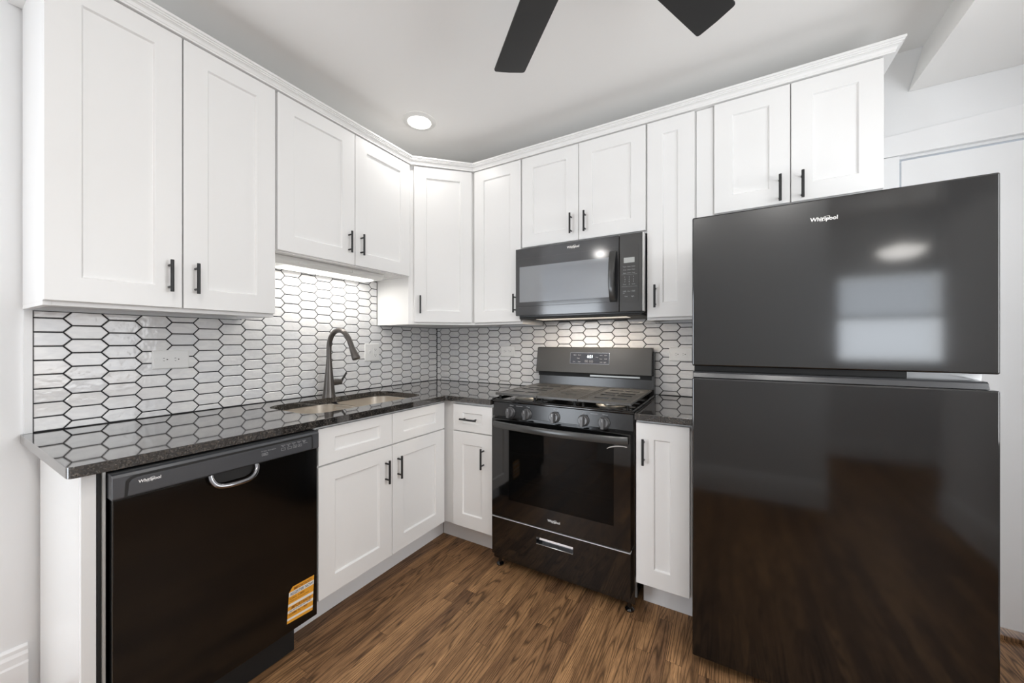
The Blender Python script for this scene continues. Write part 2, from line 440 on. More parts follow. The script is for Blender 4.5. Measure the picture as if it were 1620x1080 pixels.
struct('wall_north', MB().box(XL2, -0.12, YB - 0.10, YB, 0, CEIL).box(XR + 0.12, XR2, -2.96, -2.86, 0, CEIL), M['wall'])
for k, w in ((1, W1), (2, W2)):
    fr = MB()
    t = 0.05
    fr.box(w[0], w[0] + t, YR - 0.10, YR - 0.03, w[2], w[3]).box(w[1] - t, w[1], YR - 0.10, YR - 0.03, w[2], w[3])
    fr.box(w[0] + t, w[1] - t, YR - 0.10, YR - 0.03, w[2], w[2] + t).box(w[0] + t, w[1] - t, YR - 0.10, YR - 0.03, w[3] - t, w[3])
    zm = (w[2] + w[3]) / 2
    fr.box(w[0] + t, w[1] - t, YR - 0.09, YR - 0.04, zm - 0.025, zm + 0.025)
    fo = struct('window_%d' % k, fr, M['trim'], bevel=0.003)
    MB().box(w[0] + t, w[1] - t, YR - 0.075, YR - 0.070, w[2] + t, zm - 0.025).build('window_pane', M['pane'], fo)
    MB().box(w[0] + t, w[1] - t, YR - 0.075, YR - 0.070, zm + 0.025, w[3] - t).build('window_pane', M['pane'], fo)
    cs = MB()
    c = 0.09
    cs.box(w[0] - c, w[0], YR, YR + 0.018, w[2] - c, w[3] + c).box(w[1], w[1] + c, YR, YR + 0.018, w[2] - c, w[3] + c)
    cs.box(w[0], w[1], YR, YR + 0.018, w[3], w[3] + c).box(w[0], w[1], YR, YR + 0.03, w[2] - c, w[2])
    cs.build('window_casing', M['trim'], fo, bevel=0.003)

FRW = lambda u, n, z: Vector((XR - n, u, z))
fr = MB(FRW)
t = 0.05
zm = (W3[2] + W3[3]) / 2
fr.box(W3[0], W3[0] + t, -0.10, -0.04, W3[2], W3[3]).box(W3[1] - t, W3[1], -0.10, -0.04, W3[2], W3[3])
fr.box(W3[0] + t, W3[1] - t, -0.10, -0.04, W3[2], W3[2] + t).box(W3[0] + t, W3[1] - t, -0.10, -0.04, W3[3] - t, W3[3]).box(W3[0] + t, W3[1] - t, -0.09, -0.05, zm - 0.025, zm + 0.025)
fo = struct('window_3', fr, M['trim'], bevel=0.003)  # window added out of view to let light onto the left run
MB(FRW).box(W3[0] + t, W3[1] - t, -0.080, -0.075, W3[2] + t, zm - 0.025).build('window_pane', M['pane'], fo)
MB(FRW).box(W3[0] + t, W3[1] - t, -0.080, -0.075, zm + 0.025, W3[3] - t).build('window_pane', M['pane'], fo)

def baseboard(name, mb_frame, u0, u1, label=None):
    prof = [(0.0, 0.0), (0.016, 0.0), (0.016, 0.135), (0.013, 0.142), (0.013, 0.165), (0.009, 0.176), (0.009, 0.188), (0.004, 0.196), (0.0, 0.196)]
    mb = MB(mb_frame); mb.prism_nz(prof, u0, u1)
    return struct(name, mb, M['trim'], label=label)
baseboard('baseboard_left', FL, YB - 0.10, -2.082, 'tall white moulded baseboard along the left wall')
FF = lambda u, n, z: Vector((u, YB + n, z))
baseboard('baseboard_front', FF, 0.93, 2.72)
FR = lambda u, n, z: Vector((XR - n, u, z))
baseboard('baseboard_right', FR, -2.96, -0.02)
FRR = lambda u, n, z: Vector((u, YR + n, z))
baseboard('baseboard_rear', FRR, XL2, XR2)

# dropped soffit at the right, slightly leaning side face
struct('trim_1', MB().prism_nz([(0, 0), (1, 1)], 0, 0) if False else
       MB().loft([[(2.795, -0.002, 2.358), (XR, -0.002, 2.358), (XR, -0.002, CEIL), (2.842, -0.002, CEIL)],
                  [(2.795, YB, 2.358), (XR, YB, 2.358), (XR, YB, CEIL), (2.842, YB, CEIL)]]), M['ceil'], label='dropped white ceiling soffit at the upper right')
# door casing: header and left jamb
mb = MB(FB)
mb.loft([[(2.60, 0.002, 2.072), (XR - 0.005, 0.002, 2.072), (XR - 0.005, 0.002, 2.205), (2.60, 0.002, 2.158)],
         [(2.60, 0.022, 2.072), (XR - 0.005, 0.022, 2.072), (XR - 0.005, 0.022, 2.205), (2.60, 0.022, 2.158)]])
mb.box(2.655, 2.762, 0.002, 0.018, 0.0, 2.070)
struct('trim_2', mb, M['trim'], bevel=0.002, label='white flat casing around the door at the far right')
# the door itself
mb = MB(FB)
mb.box(DX0 + 0.008, DX1 - 0.006, -0.040, -0.002, 0.045, 2.052)
do = struct('door_1', mb, M['trim'], bevel=0.002, label='plain white interior door beside the refrigerator')
mb = MB(FB); mb.box(DX0 + 0.001, DX1 - 0.001, -0.11, 0.004, 0.0, 0.016)
struct('trim_3', mb, M['floor'], bevel=0.003, label='dark wood threshold under the white door')

# ------------------------------------------------------------------ picket tile backsplash
def clip_half(poly, a, b, c):      # keep a*x + b*y <= c
    out = []
    for i in range(len(poly)):
        p, q = poly[i], poly[(i + 1) % len(poly)]
        dp = a * p[0] + b * p[1] - c; dq = a * q[0] + b * q[1] - c
        if dp <= 0: out.append(p)
        if (dp < 0 < dq) or (dq < 0 < dp):
            t = dp / (dp - dq); out.append((p[0] + (q[0] - p[0]) * t, p[1] + (q[1] - p[1]) * t))
    return out
def clip_rect(poly, u0, u1, z0, z1):
    for a, b, c in ((1, 0, u1), (-1, 0, -u0), (0, 1, z1), (0, -1, -z0)):
        poly = clip_half(poly, a, b, c)
        if len(poly) < 3: return []
    return poly
def inset(poly, d):
    ar = sum(poly[i][0] * poly[(i + 1) % len(poly)][1] - poly[(i + 1) % len(poly)][0] * poly[i][1] for i in range(len(poly)))
    if ar < 0: poly = poly[::-1]
    out = poly
    for i in range(len(poly)):
        p, q = poly[i], poly[(i + 1) % len(poly)]
        ex, ey = q[0] - p[0], q[1] - p[1]; l = math.hypot(ex, ey)
        if l < 1e-6: continue
        nx, ny = ey / l, -ex / l
        out = clip_half(out, nx, ny, nx * p[0] + ny * p[1] - d)
        if len(out) < 3: return []
    res = []
    for p in out:
        if not res or math.hypot(p[0] - res[-1][0], p[1] - res[-1][1]) > 2e-4: res.append(p)
    while len(res) > 2 and math.hypot(res[0][0] - res[-1][0], res[0][1] - res[-1][1]) < 2e-4: res.pop()
    return res if len(res) > 2 else []

PITCH, ROW, FLAT, PT = 0.0945, 0.0498, 0.0735, 0.021
def tiles(frame, a0, zphase, regions, k0, k1):
    """a0 = u where the flat of column 0 starts; its horizontal joints lie at zphase + i*ROW"""
    mb = MB(frame)
    for k in range(k0, k1):
        us = a0 + k * PITCH
        zp = zphase + (ROW / 2 if k % 2 else 0)
        for i in range(-12, 20):
            zb = zp + i * ROW
            hexa = [(us, zb), (us + FLAT, zb), (us + FLAT + PT, zb + ROW / 2), (us + FLAT, zb + ROW), (us, zb + ROW), (us - PT, zb + ROW / 2)]
            polys = []
            (m0, m1, mz0, mz1), (e0, e1, ez1) = regions
            if us - PT >= e0 and us + FLAT + PT <= e1:
                polys = [clip_rect(hexa, e0, e1, mz0, ez1)]
            else:
                polys = [clip_rect(hexa, m0, m1, mz0, mz1), clip_rect(hexa, e0, e1, mz1 - 0.0032, ez1)]
            for poly in polys:
              if not poly: continue
              o = inset(poly, 0.0023)
              if not o: continue
              t = inset(o, 0.0016)
              if not t: continue
              tile_piece(mb, o, t)
    return mb
def tile_piece(mb, o, t):
    if len(t) == len(o):
        mb.loft([[(u, 0.004, z) for u, z in o], [(u, 0.0075, z) for u, z in o], [(u, 0.009, z) for u, z in t]], cap0=False)
    else:
        mb.loft([[(u, 0.004, z) for u, z in o], [(u, 0.0075, z) for u, z in o]], cap0=False)
ZC = 0.914
ob = thing('tile_backsplash', 'white picket tile backsplash with dark grout on the left wall behind the sink', 'backsplash', (0, -1.05, ZC), 'picket tile backsplashes')
mb = tiles(FL, -2.004 - FLAT, 1.314 - 12 * ROW, [(-2.072, -0.010, ZC + 0.0005, 1.339), (-1.437, -0.6145, 1.644)], -1, 24)
mb.build('tiles', M['tile'], ob)
MB(FL).box(-2.072, -0.001, 0.0004, 0.0055, ZC + 0.0004, 1.339).box(-1.436, -0.6145, 0.0004, 0.0055, 1.339, 1.644).build('grout', M['grout'], ob)
MB(FL).box(-2.0905, -2.0725, 0.0004, 0.010, ZC + 0.0005, 1.338).build('edge_strip', M['trim'], ob)
ob = thing('tile_backsplash', 'white picket tile backsplash with dark grout on the back wall behind the range', 'backsplash', (1.0, 0, ZC), 'picket tile backsplashes')
mb = tiles(FB, 0.060, 1.089 - 10 * ROW, [(0.010, 1.966, ZC + 0.0005, 1.339), (0.981, 1.7225, 1.370)], -1, 22)
mb.build('tiles', M['tile'], ob)
MB(FB).box(0.006, 1.966, 0.0004, 0.0055, ZC + 0.0004, 1.339).box(0.982, 1.722, 0.0004, 0.0055, 1.339, 1.37).build('grout', M['grout'], ob)

# ------------------------------------------------------------------ cabinets
def handle(fr, u, n, z0, z1, parent, horiz=False):
    mb = MB(fr)
    if not horiz:
        mb.tube([(u, n + 0.030, z0), (u, n + 0.030, z1)], 0.0055)
        for z in (z0 + 0.018, z1 - 0.018): mb.tube([(u, n, z), (u, n + 0.030, z)], 0.0042, 10)
    else:
        z = (z0 + z1) / 2; u0, u1 = u
        mb.tube([(u0, n + 0.030, z), (u1, n + 0.030, z)], 0.0055)
        for a in (u0 + 0.018, u1 - 0.018): mb.tube([(a, n, z), (a, n + 0.030, z)], 0.0042, 10)
    o = mb.build('handle', M['bar'], parent, smooth=40)
    o['label'] = 'slim black bar handle'
    return o

def put_door(name, fr, u0, u1, z0, z1, n0, n1, parent, h=None, **kw):
    o = MB(fr).door(u0, u1, z0, z1, n0, n1, **kw).build(name, M['white'], parent, bevel=0.0012)
    if h: handle(fr, h[0], n1, h[1], h[2], o)
    return o

WG = 'white shaker wall cabinets'
CT = 2.362
def wall_cab(label, fr, u0, u1, zb, dep=0.308, loc=None, nback=0.011):
    p = fr((u0 + u1) / 2, nback, zb)
    t = thing('wall_cabinet', label, 'cabinet', tuple(p), WG)
    w = 0.018
    mb = MB(fr)      # open-bottomed box: sides, top, back and a recessed floor
    mb.box(u0, u1, nback, dep, zb + 0.012, 2.366)
    mb.box(u0, u0 + w, nback, dep, zb, zb + 0.012).box(u1 - w, u1, nback, dep, zb, zb + 0.012).box(u0 + w, u1 - w, dep - w, dep, zb, zb + 0.012)
    mb.build('carcass', M['white'], t, bevel=0.0008)
    return t
HD = 0.329
t = wall_cab('tall white double-door wall cabinet at the far left above the dishwasher', FL, -2.094, -1.439, 1.341)
put_door('door', FL, -2.094, -1.771, 1.356, CT, 0.310, HD, t, (-1.808, 1.411, 1.526))
put_door('door', FL, -1.766, -1.442, 1.356, CT, 0.310, HD, t, (-1.731, 1.411, 1.526))
t = wall_cab('shorter white double-door wall cabinet above the sink with a lit bar beneath', FL, -1.4375, -0.615, 1.646)
put_door('door', FL, -1.431, -1.030, 1.649, CT, 0.310, HD, t, (-1.068, 1.706, 1.821))
put_door('door', FL, -1.026, -0.625, 1.649, CT, 0.310, HD, t, (-0.992, 1.706, 1.821))
# diagonal corner cabinet
t = thing('wall_cabinet', 'white diagonal corner wall cabinet with one angled door', 'cabinet', (0.25, -0.25, 1.341), WG)
mb = MB()
pent = [(0.011, -0.011), (0.011, -0.6135), (0.305, -0.6135), (0.6105, -0.308), (0.6105, -0.011)]
mb.prism_un(pent, 1.341, 2.366)
mb.build('carcass', M['white'], t, bevel=0.0008)
put_door('door', FD, 0.030, 0.402, 1.356, CT, 0.0075, 0.026, t, (0.068, 1.411, 1.526))
t = wall_cab('tall white single-door wall cabinet just left of the microwave', FB, 0.612, 0.980, 1.341)
put_door('door', FB, 0.622, 0.976, 1.356, CT, 0.310, HD, t, (0.939, 1.411, 1.526))
t = wall_cab('short white double-door wall cabinet directly above the microwave', FB, 0.981, 1.7235, 1.800)
put_door('door', FB, 0.986, 1.352, 1.812, CT, 0.310, HD, t, (1.311, 1.849, 1.964))
put_door('door', FB, 1.356, 1.720, 1.812, CT, 0.310, HD, t, (1.394, 1.849, 1.964))
t = wall_cab('slim tall white single-door wall cabinet between microwave and refrigerator', FB, 1.7245, 1.954, 1.341)
put_door('door', FB, 1.728, 1.949, 1.356, CT, 0.310, HD, t, (1.768, 1.404, 1.520))
t = wall_cab('short white double-door wall cabinet above the black refrigerator', FB, 1.955, 2.630, 1.825)
put_door('door', FB, 2.034, 2.326, 1.842, CT, 0.310, HD, t, (2.288, 1.847, 1.963))
put_door('door', FB, 2.330, 2.627, 1.842, CT, 0.310, HD, t, (2.367, 1.847, 1.963))
MB(FB).box(1.957, 2.028, 0.308, 0.316, 1.342 + 0.49, CT).build('filler_strip', M['white'], t, bevel=0.001)

# crown moulding following the cabinet tops
def sweep(path, prof, closed=False):
    mb = MB(); loops = []
    n = len(path)
    for i, p in enumerate(path):
        P = Vector(p)
        d0 = (P - Vector(path[i - 1])).normalized() if i > 0 else None
        d1 = (Vector(path[i + 1]) - P).normalized() if i < n - 1 else None
        if d0 is None: d0 = d1
        if d1 is None: d1 = d0
        r0 = Vector((d0.y, -d0.x)); r1 = Vector((d1.y, -d1.x))
        b = r0 + r1; b = b / b.dot(r0) if b.length > 1e-6 else r0
        loops.append([(P.x + b.x * o, P.y + b.y * o, z) for o, z in prof])
    mb.loft(loops)
    return mb
prof = [(-0.012, 2.3665), (0.0285, 2.3665), (0.0285, 2.3735), (0.0305, 2.3745), (0.0315, 2.379), (0.0345, 2.3845), (0.0395, 2.3880),
        (0.0435, 2.3890), (0.0435, 2.3935), (0.0480, 2.3945), (0.0480, 2.3995), (0.0535, 2.4010), (0.0535, 2.410), (-0.012, 2.410)]
ob = sweep([(0.003, -2.094), (0.308, -2.094), (0.308, -0.613), (0.6115, -0.308), (2.630, -0.308), (2.630, -0.004)], prof).build('crown_molding', M['white'])
tag(ob, 'stepped white crown moulding running along the tops of the wall cabinets', 'moulding')

# base cabinets
BG = 'white shaker base cabinets'
BD = 0.638
t = thing('base_cabinet', 'wide white sink base cabinet with two doors under two false drawer fronts', 'cabinet', (0.3, -1.04, 0), BG)
MB(FL).box(-1.4375, -0.6405, 0.02, 0.617, 0.150, 0.690).box(-1.4375, -0.6405, 0.597, 0.617, 0.690, 0.8825).box(-1.4375, -1.4195, 0.02, 0.597, 0.690, 0.8825).box(-0.6585, -0.6405, 0.02, 0.597, 0.690, 0.8825).build('carcass', M['white'], t, bevel=0.0008)
put_door('drawer_front', FL, -1.433, -1.048, 0.7185, 0.870, 0.619, BD, t, None, st=0.074, rt=0.046, rb=0.046)
put_door('drawer_front', FL, -1.044, -0.650, 0.7185, 0.870, 0.619, BD, t, None, st=0.074, rt=0.046, rb=0.046)
put_door('door', FL, -1.433, -1.048, 0.163, 0.711, 0.619, BD, t, (-1.088, 0.538, 0.651))
put_door('door', FL, -1.044, -0.650, 0.163, 0.711, 0.619, BD, t, (-1.010, 0.540, 0.653))
ob = MB(FL).box(-1.498, -0.5085, 0.490, 0.507, 0.0, 0.1495).build('toe_board', M['trim'])
tag(ob, 'white toe board along the floor under the sink base cabinet', 'toe board')
t = thing('base_cabinet', 'white corner base cabinet with one drawer over one door left of the range', 'cabinet', (0.8, -0.3, 0), BG)
MB(FB).box(0.560, 0.970, 0.02, 0.617, 0.150, 0.8825).build('carcass', M['white'], t, bevel=0.0008)
d = put_door('drawer', FB, 0.694, 0.967, 0.714, 0.866, 0.619, BD, t, None, st=0.068, rt=0.046, rb=0.046)
handle(FB, (0.763, 0.876), BD, 0.787, 0.787, d, True)
put_door('door', FB, 0.694, 0.967, 0.160, 0.708, 0.619, BD, t, (0.911, 0.523, 0.637), st=0.068)
MB(FB).box(0.508, 0.970, 0.490, 0.505, 0.0, 0.1495).build('toe_kick', M['trim'], t)
t = thing('base_cabinet', 'narrow white full-height-door base cabinet between range and refrigerator', 'cabinet', (1.85, -0.3, 0), BG)
MB(FB).box(1.7325, 1.960, 0.02, 0.617, 0.150, 0.8825).build('carcass', M['white'], t, bevel=0.0008)
put_door('door', FB, 1.7355, 1.952, 0.156, 0.871, 0.619, BD, t, (1.769, 0.691, 0.805))
MB(FB).box(1.7435, 1.960, 0.490, 0.507, 0.0, 0.1495).build('toe_kick', M['trim'], t)
# end panel beside the dishwasher
t = thing('end_panel', 'glossy white end panel closing the counter run left of the dishwasher', 'panel', (0.3, -2.045, 0))
gp = mat('gloss_white_panel', (0.86, 0.86, 0.85), 0.22, spec=0.6)
MB(FL).box(-2.0575, -2.047, 0.018, 0.600, 0.0, 0.8825).build('panel', gp, t, bevel=0.001)
MB(FL).box(-2.0745, -2.047, 0.6005, 0.618, 0.0, 0.8825).build('stile', M['white'], t, bevel=0.001)

# ------------------------------------------------------------------ countertops
def slab(outer, holes, z0, z1):
    bm = bmesh.new()
    es = []
    for loop in [outer] + holes:
        vs = [bm.verts.new((x, y, z1)) for x, y in loop]
        for i in range(len(vs)): es.append(bm.edges.new((vs[i], vs[(i + 1) % len(vs)])))
    r = bmesh.ops.triangle_fill(bm, use_beauty=True, use_dissolve=False, edges=es)
    fs = [g for g in r['geom'] if isinstance(g, bmesh.types.BMFace)]
    ex = bmesh.ops.extrude_face_region(bm, geom=fs)
    for g in ex['geom']:
        if isinstance(g, bmesh.types.BMVert): g.co.z = z0
    bmesh.ops.recalc_face_normals(bm, faces=bm.faces)
    mb = MB()
    bm.verts.ensure_lookup_table(); bm.verts.index_update()
    mb.add([tuple(v.co) for v in bm.verts], [tuple(v.index for v in f.verts) for f in bm.faces], raw=True)
    bm.free()
    return mb
SK = (0.145, 0.535, -1.405, -0.700)      # sink cut-out x0,x1,y0,y1
e = 0.010
outer = [(0.0005, -2.098), (0.640, -2.105)] + [(0.660 - 0.015 + 0.015 * math.sin(a), -2.105 + 0.015 - 0.015 * math.cos(a)) for a in (0.3, 0.8, 1.2, math.pi / 2)] + \
        [(0.660, -0.668), (0.668, -0.660), (0.971, -0.660), (0.971, -0.0005), (0.0005, -0.0005)]
ob = slab(outer, [rrect(*SK, 0.085, 8)], 0.884, ZC - 0.0065 + 0.0065).build('countertop', M['granite'], bevel=0.0025, smooth=35)
tag(ob, 'L-shaped polished dark granite countertop holding the sink, reflecting the tiles', 'countertop', 'dark granite countertops')
mb = MB().box(1.733, 1.964, -0.660, -0.0005, 0.884, ZC)
ob = mb.build('countertop', M['granite'], bevel=0.0025)
tag(ob, 'short dark granite countertop piece between range and refrigerator', 'countertop', 'dark granite countertops')

# undermount double sink
t = thing('kitchen_sink', 'undermount stainless double-bowl sink set in the granite counter', 'sink', (0.34, -1.05, 0.70))
def bowl(y0, y1, x0, x1):
    mb = MB()
    L0 = rrect(x0 - 0.008, x1 + 0.008, y0 - 0.004, y1 + 0.004, 0.085, 8)
    L1 = rrect(x0, x1, y0, y1, 0.08, 8)
    L2 = rrect(x0 + 0.004, x1 - 0.004, y0 + 0.004, y1 - 0.004, 0.078, 8)
    L3 = rrect(x0 + 0.016, x1 - 0.016, y0 + 0.016, y1 - 0.016, 0.066, 8)
    L4 = rrect(x0 + 0.04, x1 - 0.04, y0 + 0.04, y1 - 0.04, 0.05, 8)
    mb.loft([[(x, y, 0.8835) for x, y in L0], [(x, y, 0.881) for x, y in L1], [(x, y, 0.74) for x, y in L2], [(x, y, 0.712) for x, y in L3], [(x, y, 0.704) for x, y in L4]], cap0=False)
    return mb
bw = bowl(-1.400, -1.064, 0.140, 0.540).build('bowl', M['steel'], t, smooth=50)
MB().lathe((0.34, -1.23, 0.7045), [(0.045, 0), (0.040, 0.003), (0.030, 0.0015), (0.012, 0.0015)]).build('drain', M['alu'], bw, smooth=40)
bw = bowl(-1.040, -0.705, 0.140, 0.540).build('bowl', M['steel'], t, smooth=50)
MB().lathe((0.34, -0.87, 0.7045), [(0.045, 0), (0.040, 0.003), (0.030, 0.0015), (0.012, 0.0015)]).build('drain', M['alu'], bw, smooth=40)
dv = []
for x in [0.135 + i * 0.41 / 16 for i in range(17)]:
    k = (x - 0.34) / 0.205
    zt = 0.8835 - 0.010 * max(0.0, 1 - k * k)
    dv.append([(x, -1.0665, zt - 0.02), (x, -1.064, zt - 0.004), (x, -1.058, zt), (x, -1.046, zt), (x, -1.040, zt - 0.004), (x, -1.0375, zt - 0.02)])
MB().loft(dv).build('divider', M['steel'], t, smooth=60)

# faucet
t = thing('kitchen_faucet', 'dark bronze gooseneck pull-down faucet behind the sink', 'faucet', (0.126, -1.047, ZC))
fx, fy = 0.126, -1.047
MB().lathe((fx, fy, ZC + 0.0005), [(0.036, 0), (0.0355, 0.004), (0.033, 0.012), (0.029, 0.045), (0.0245, 0.095), (0.020, 0.145), (0.0165, 0.185), (0.0145, 0.215)], seg=32).build('body', M['bronze'], t, smooth=40)
arc = [(fx, fy, ZC + 0.205), (fx, fy, 1.17), (fx + 0.001, fy, 1.205), (fx + 0.008, fy, 1.235), (fx + 0.024, fy, 1.262), (fx + 0.050, fy, 1.283), (fx + 0.085, fy, 1.293), (fx + 0.118, fy, 1.289), (fx + 0.148, fy, 1.273), (fx + 0.174, fy, 1.246), (fx + 0.194, fy, 1.213), (fx + 0.206, fy, 1.190)]
def smooth_path(p, k=4):
    out = []
    for i in range(len(p) - 1):
        p0 = Vector(p[max(i - 1, 0)]); p1 = Vector(p[i]); p2 = Vector(p[i + 1]); p3 = Vector(p[min(i + 2, len(p) - 1)])
        for j in range(k):
            s = j / k
            out.append(tuple(0.5 * ((2 * p1) + (p2 - p0) * s + (2 * p0 - 5 * p1 + 4 * p2 - p3) * s * s + (3 * p1 - p0 - 3 * p2 + p3) * s ** 3)))
    out.append(tuple(p[-1])); return out
MB().tube(smooth_path(arc), 0.0137, 18).build('spout', M['bronze'], t, smooth=40)
MB().tube([(fx + 0.202, fy, 1.198), (fx + 0.207, fy, 1.188), (fx + 0.222, fy, 1.165), (fx + 0.236, fy, 1.142), (fx + 0.238, fy, 1.138)], [0.0142, 0.0155, 0.0185, 0.0215, 0.0205], 20).build('spray_head', M['bronze'], t, smooth=40)
h_ = MB().tube([(fx, fy + 0.012, 0.997), (fx, fy + 0.056, 0.996), (fx, fy + 0.060, 0.996), (fx, fy + 0.074, 0.995)], [0.019, 0.0185, 0.0165, 0.0165], 18).build('valve', M['bronze'], t, smooth=40)
MB().tube([(fx, fy + 0.072, 0.989), (fx, fy + 0.085, 1.008), (fx, fy + 0.112, 1.046)], [0.0075, 0.006, 0.0055], 12).build('lever', M['matt'], h_, smooth=40)

# ------------------------------------------------------------------ outlets and switches
def outlet_h(label, fr, uc, zc, gfci=False):
    t = thing('wall_outlet', label, 'outlet', tuple(fr(uc, 0.0095, zc)), 'white wall outlets')
    w, h = 0.123, 0.080
    loops = [[(u, 0.0095, z) for u, z in rrect(uc - w / 2, uc + w / 2, zc - h / 2, zc + h / 2, 0.004, 3)],
             [(u, 0.0125, z) for u, z in rrect(uc - w / 2, uc + w / 2, zc - h / 2, zc + h / 2, 0.004, 3)],
             [(u, 0.0150, z) for u, z in rrect(uc - w / 2 + 0.004, uc + w / 2 - 0.004, zc - h / 2 + 0.004, zc + h / 2 - 0.004, 0.003, 3)]]
    MB(fr).loft(loops).build('cover_plate', M['plate'], t)
    r = MB(fr).prism_uz(rrect(uc - 0.034, uc + 0.034, zc - 0.0168, zc + 0.0168, 0.002, 3), 0.0152, 0.0168).build('receptacle', M['plate'], t)
    ax = fr(0, 1, 0) - fr(0, 0, 0)
    for du in (-0.019, 0.019):
        MB(fr).box(uc + du - 0.009, uc + du - 0.003, 0.0169, 0.0171, zc + 0.0045, zc + 0.0062).build('slot', M['slot'], r)
        MB(fr).box(uc + du - 0.008, uc + du - 0.003, 0.0169, 0.0171, zc - 0.0062, zc - 0.0045).build('slot', M['slot'], r)
        MB(fr).lathe((uc + du + 0.005, 0.0169, zc), [(0.0026, 0), (0.0026, 0.0003)], axis=ax, seg=10).build('ground_hole', M['slot'], r)
    for du in (-0.049, 0.049): MB(fr).lathe((uc + du, 0.0151, zc), [(0.003, 0), (0.0025, 0.0008)], axis=ax, seg=10).build('screw', M['plate'], t)
outlet_h('white horizontal outlet on the left tile wall above the dishwasher', FL, -1.7045, 1.154)
outlet_h('white horizontal outlet on the back tile wall just left of the range', FB, 0.694, 1.159)
outlet_h('white horizontal outlet on the tiles between range and refrigerator', FB, 1.856, 1.157)
t = thing('wall_switch', 'white two-gang plate with toggle switch and outlet right of the faucet', 'switch', (0.0095, -0.6585, 1.158))
uc, zc = -0.6585, 1.158
loops = [[(u, 0.0095, z) for u, z in rrect(uc - 0.059, uc + 0.059, zc - 0.059, zc + 0.059, 0.004, 3)],
         [(u, 0.0125, z) for u, z in rrect(uc - 0.059, uc + 0.059, zc - 0.059, zc + 0.059, 0.004, 3)],
         [(u, 0.0155, z) for u, z in rrect(uc - 0.055, uc + 0.055, zc - 0.055, zc + 0.055, 0.003, 3)]]
MB(FL).loft(loops).build('cover_plate', M['plate'], t)
MB(FL).loft([[(u, 0.0156, z) for u, z in ((uc - 0.028, zc - 0.006), (uc - 0.018, zc - 0.006), (uc - 0.018, zc + 0.010), (uc - 0.028, zc + 0.010))],
             [(u, 0.0265, z) for u, z in ((uc - 0.0265, zc + 0.008), (uc - 0.0195, zc + 0.008), (uc - 0.0195, zc + 0.014), (uc - 0.0265, zc + 0.014))]]).build('toggle', M['plate'], t, bevel=0.0008)
r = MB(FL).prism_uz(rrect(uc + 0.006, uc + 0.040, zc - 0.034, zc + 0.034, 0.002, 3), 0.0157, 0.0175).build('receptacle', M['plate'], t)
for dz in (-0.019, 0.019):
    MB(FL).box(uc + 0.0165, uc + 0.0185, 0.0176, 0.0178, zc + dz - 0.003, zc + dz + 0.005).build('slot', M['slot'], r)
    MB(FL).box(uc + 0.0275, uc + 0.0295, 0.0176, 0.0178, zc + dz - 0.003, zc + dz + 0.004).build('slot', M['slot'], r)
    MB(FL).lathe((uc + 0.023, 0.0176, zc + dz - 0.008), [(0.0024, 0), (0.0024, 0.0003)], axis=(1, 0, 0), seg=10).build('ground_hole', M['slot'], r)

# ------------------------------------------------------------------ logo helper
def brand(fr, u, n, z, w, h, m, parent):
    mb = MB(fr)
    mb.text('Whirlpool', u, n, z, h, w, bold=0.018, shear=0.06)
    c = (u + 0.50 * w, z + h * 0.42)         # thin tilted swoosh ring crossing the letters
    pts = []
    for i in range(30):
        a = math.radians(-150 + 300 * i / 29)
        ex, ez = 0.235 * w * math.cos(a), 0.42 * h * math.sin(a)
        ct, st = math.cos(0.5), math.sin(0.5)
        pts.append((c[0] + ex * ct - ez * st, n + 0.0009, c[1] + ex * st * 0.9 + ez * ct))
    mb.tube(pts, [0.010 * w * (0.35 + 0.65 * math.sin(math.pi * i / 29)) for i in range(30)], 6)
    return mb.build('logo', m, parent)

# ------------------------------------------------------------------ dishwasher
t = thing('dishwasher', 'black built-in dishwasher under the left end of the granite counter', 'dishwasher', (0.32, -1.74, 0))
MB(FL).box(-2.020, -1.460, 0.05, 0.590, 0.10, 0.872).build('tub', M['darkgrey'], t)
MB(FL).box(-2.0445, -2.0285, 0.45, 0.612, 0.02, 0.8795).build('gap_shade', M['matt'], t)  # black strip painting the shaded gap beside the end panel
MB(FL).box(-2.0365, -2.0305, 0.6125, 0.622, 0.02, 0.8805).box(-2.0365, -1.446, 0.6125, 0.622, 0.8765, 0.8815).box(-1.4475, -1.4425, 0.6125, 0.622, 0.16, 0.8765).build('frame', M['galv'], t)
dp = MB(FL).box(-2.0245, -1.4495, 0.600, 0.655, 0.130, 0.8005).build('door_panel', M['dwblack'], t, bevel=0.002)
MB(FL).box(-2.015, -1.505, 0.51, 0.590, 0.0, 0.098).build('toe_panel', M['matt'], t)
# fascia: profiled bar
fp = [(0.600, 0.802), (0.6605, 0.802), (0.664, 0.806), (0.664, 0.862), (0.660, 0.869), (0.652, 0.872), (0.600, 0.872)]
fa = MB(FL).prism_nz(fp, -2.0275, -1.4475).build('control_panel', M['dwfascia'], t, bevel=0.002)
ins = [(-1.9985, 0.807), (-1.9955, 0.842), (-1.990, 0.850), (-1.980, 0.854), (-1.482, 0.855), (-1.478, 0.851), (-1.478, 0.807)]
MB(FL).prism_uz(ins, 0.6643, 0.6662).build('inlay', M['dwfascia'], fa, bevel=0.0006)
MB(FL).prism_uz([(-2.0045, 0.8045), (-2.002, 0.848), (-1.994, 0.857), (-1.981, 0.8608), (-1.478, 0.8613), (-1.473, 0.855), (-1.473, 0.8045)], 0.66405, 0.6645).build('inlay_groove', M['matt'], fa)
brand(FL, -1.977, 0.6664, 0.836, 0.048, 0.0085, M['ink'], fa)
mk = MB(FL)
